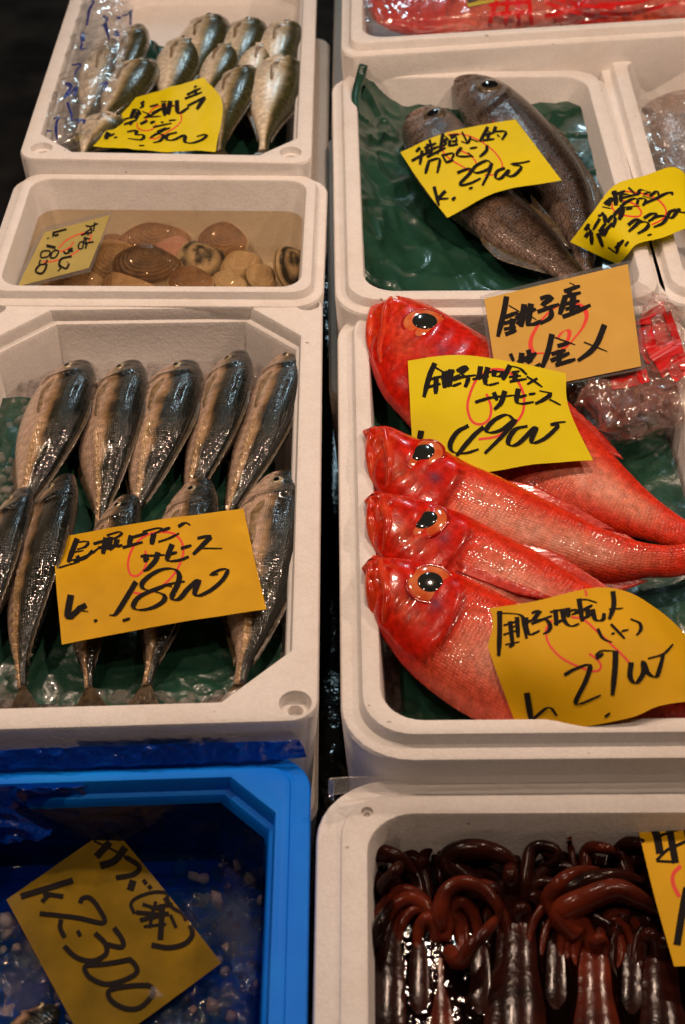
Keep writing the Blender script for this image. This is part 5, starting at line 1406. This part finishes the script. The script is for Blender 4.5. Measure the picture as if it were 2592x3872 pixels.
squid('squid mostly beyond the right photo edge', 1740, 880, 270, 30, 'squid', [([(1560, 430), (1640, 390), (1740, 440)], .007)], 6)
for xx, yy, sd in ((470, 560, 31), (720, 560, 32), (1030, 540, 33), (1340, 560, 34)):
    squid({31: 'dark squid behind, its arms against the far wall on the left', 32: 'dark squid behind, left of the looped arm', 33: 'dark squid behind, between the looped arm and the arched arm', 34: 'dark squid behind, arms reaching the far wall beside the card'}[sd], xx, yy, 190, 0, 'squid', [], sd, 9)
def dark_brine():
    o = water('dark inky water around the squid', bI, -.0535, .0275, 'brine', .036)
M['brine'] = mat_water('dark_brine', (.26, .13, .09), .03, .35, 60, .12, (.012, .006, .004), .004)
dark_brine()

# clear film strip standing between the red fish box and the squid box
S = Surf([[(1262, 2962, ZI+.026), (1300, 2940, ZI+.026), (1900, 2932, ZI+.024), (2700, 2926, ZI+.024)], [(1258, 3030, ZI+.004), (1300, 3000, ZI+.004), (1900, 2985, ZI+.002), (2700, 2980, ZI+.002)]], 40, 8, .0006, 30, 4)
root = empty('plastic_strip', Vector(S.G.reshape(-1, 3).mean(0)), 'clear stiff plastic strip standing between the red fish box and the squid box', 'plastic strip')
S.mesh('strip', M['laminate'], root, .0006)

# printed bag along the side of the far left box
rowsA = [[(322, 0, ZA-.006), (400, -6, ZA+.002), (508, 26, ZA+.004)], [(266, 170, ZA-.006), (370, 165, ZA+.006), (494, 140, ZA+.004)], [(218, 330, ZA-.006), (330, 320, ZA+.004), (452, 300, ZA-.002)],
         [(180, 480, ZA-.008), (275, 475, ZA), (382, 450, ZA-.012)], [(186, 562, ZA-.012), (245, 566, ZA-.010), (318, 556, ZA-.018)]]
S, root = sheet('plastic_bag', 'clear plastic bag with dark blue print along the left wall of the far box', 'plastic bag', rowsA, 'clear', 50, 90, .004, 24, .005, 21)
ribbon(S, [[18, (432, 10), (412, 45), (405, 75)], [10, (405, 75), (398, 120)], [16, (478, 92), (492, 84), (480, 112), (465, 122)], [22, (536, 84), (556, 84)], [14, (560, 76), (590, 66), (604, 44)], [14, (380, 150), (384, 190), (370, 225), (400, 224)], [10, (330, 300), (372, 296), (350, 330), (340, 350)],
           [22, (300, 385), (325, 395), (296, 450), (330, 420), (350, 400), (342, 445)], [10, (310, 470), (326, 520), (330, 560)], [14, (248, 545), (272, 540), (260, 570), (262, 640)], [10, (262, 660), (270, 690)], [14, (340, 552), (384, 552), (382, 570)], [16, (455, 392), (490, 380), (470, 420)], [12, (606, 104), (596, 124)], [12, (530, 145), (545, 165), (520, 160)], [10, (215, 600), (240, 600)]],
       'print', M['blue_ink'], root, (0, 0, 1.21), 30, 18, 6, .0008)

# bag of red fish in the farthest right box
K5 = big_red('red fish wrapped in the printed bag, left one in the farthest right box', [(1372, -70), (1450, -120), (1600, -150), (1850, -165), (2100, -150), (2350, -110), (2600, -40)], [(1368, -50), (1385, 20), (1440, 90), (1600, 130), (1850, 120), (2150, 80), (2600, 0)],
    (ZE-.012, ZE-.012, ZE-.02), (ZE-.03, ZE-.035, ZE-.04), .026, (1480, -60), 60, 36, 12.0)
K6 = big_red('red fish wrapped in the printed bag, right one in the farthest right box', [(2010, -60), (2100, -110), (2300, -140), (2600, -140), (2900, -100), (3200, -60)], [(2000, -40), (2030, 30), (2120, 85), (2300, 110), (2600, 80), (3200, 0)],
    (ZE-.008, ZE-.01, ZE-.02), (ZE-.03, ZE-.035, ZE-.04), .026, (2130, -50), 60, 36, 14.0)
S, root = sheet('plastic_bag', 'clear bag with red lettering wrapped over the farthest red fish', 'plastic bag', [
    [(1360, -200, ZE-.01), (1700, -220, ZE+.004), (2100, -240, ZE+.004), (2700, -260, ZE)], [(1350, -40, ZE-.008), (1650, -60, ZE+.010), (2100, -80, ZE+.012), (2700, -100, ZE+.004)],
    [(1380, 70, ZE-.014), (1650, 62, ZE-.004), (2100, 40, ZE-.002), (2700, 10, ZE-.008)], [(1400, 125, ZE-.03), (1650, 122, ZE-.03), (2100, 100, ZE-.03), (2700, 50, ZE-.03)]], 'clear', 110, 50, .004, 20, .004, 31)
ribbon(S, [[16, (1880, 4), (1860, 60), (1850, 100)], [16, (1920, 0), (1912, 100)], [16, (1960, -4), (1962, 96)], [16, (2000, -8), (2012, 94)], [14, (1850, 20), (2010, 8)], [14, (1850, 55), (2010, 45)],
           [14, (2060, 10), (2150, 40), (2250, 60)], [14, (2080, -10), (2200, 20), (2330, 30)], [14, (2230, 0), (2150, 40), (2060, 60)], [12, (2260, 20), (2400, 10), (2480, -10)], [12, (2270, 50), (2380, 50), (2560, 10)]], 'print', M['red_print'], root, (0, 0, 1), None, 14, 8, .0008)

# crumpled bag at the right of the red fish
rowsH = [[(2400, 1085, .030), (2480, 1105, .032), (2552, 1170, .022)], [(2412, 1240, .010), (2500, 1235, .030), (2596, 1290, .024)], [(2200, 1410, .0), (2400, 1425, .010), (2618, 1430, .020)],
         [(2130, 1475, -.010), (2350, 1520, .026), (2606, 1520, .002)], [(2240, 1630, -.028), (2380, 1655, -.008), (2560, 1592, -.015)]]
S, root = sheet('plastic_bag', 'crumpled clear bag with red print at the right wall of the red fish box', 'plastic bag', rowsH, 'pink_clear', 110, 110, .006, 30, .008, 41)
ribbon(S, [[120, (2450, 1165), (2490, 1280), (2560, 1400)], [70, (2425, 1190), (2445, 1300), (2480, 1360)], [50, (2310, 1450), (2380, 1440), (2450, 1420)], [60, (2520, 1300), (2560, 1400), (2580, 1430)], [30, (2520, 1180), (2560, 1290), (2590, 1400)]], 'print', M['red_print'], root, (0, 0, 1), None, 60, 20, .0008)
S2 = Surf([[(x, y+18, zz-.018) for x, y, zz in r] for r in rowsH], 60, 60, .005, 30, 44, .006)
S2.mesh('back_film', M['pink_clear'], root)

# brown fish in the rightmost box
root, I = outline_fish('flat_fish', 'wet brown fish seen at the right photo edge behind the yellow card', 'fish', None, [(2440, 400), (2560, 352), (2750, 345), (3000, 400), (3300, 560)], [(2442, 430), (2480, 560), (2580, 760), (2800, 900), (3200, 800)],
    (ZG-.045, ZG-.05), (ZG-.055, ZG-.06), .022, WDK, mat_fish('brown_wet_skin', 200, .8, .25, .9, .15), lambda T, Hh, V, s: np.clip(np.array([.27, .19, .15])*(1+.5*nz(V, 22, s)[:, None]+.35*nz(V, 80, s)[:, None]), .02, 1), None, 3.0)
sheet('plastic_bag', 'clear wet film over the brown fish in the rightmost box', 'plastic bag', [[(2390, 380, ZG-.04), (2700, 350, ZG-.035), (3100, 350, ZG-.04)], [(2430, 560, ZG-.04), (2750, 560, ZG-.03), (3200, 560, ZG-.04)], [(2490, 800, ZG-.04), (2800, 800, ZG-.035), (3300, 800, ZG-.04)]], 'clear', 60, 60, .004, 30, .006, 51)

# dark marks on the foam walls
def wall_mark(box, name, label, pts, rad):
    V, F = [], []
    tube_mesh(V, F, [P(*p) for p in pts], rad, 10, 12)
    mk(name, V, F, M['ink'], box.root)
q = bE.mp(0, bE.D, -.03)
def on_front(b, px, py):
    """point on the outer front wall of box b seen at (px,py)"""
    a, c = b.mp(0, b.D, 0), b.mp(b.W, b.D, 0)
    n = (c-a).cross(Vector((0, 0, 1))).normalized()
    if n.y > 0: n = -n
    a = a+n*(.012 if b in (bE,) else 0)
    d = P(px, py, -.2)-Vector(CO)
    t = (a-Vector(CO)).dot(n)/d.dot(n)
    return Vector(CO)+d*t, n
p_, n_ = on_front(bE, 2018, 223)
dome('dark_spot', bE.root, p_+n_*.0005, n_, .0022, .3, M['ink'])
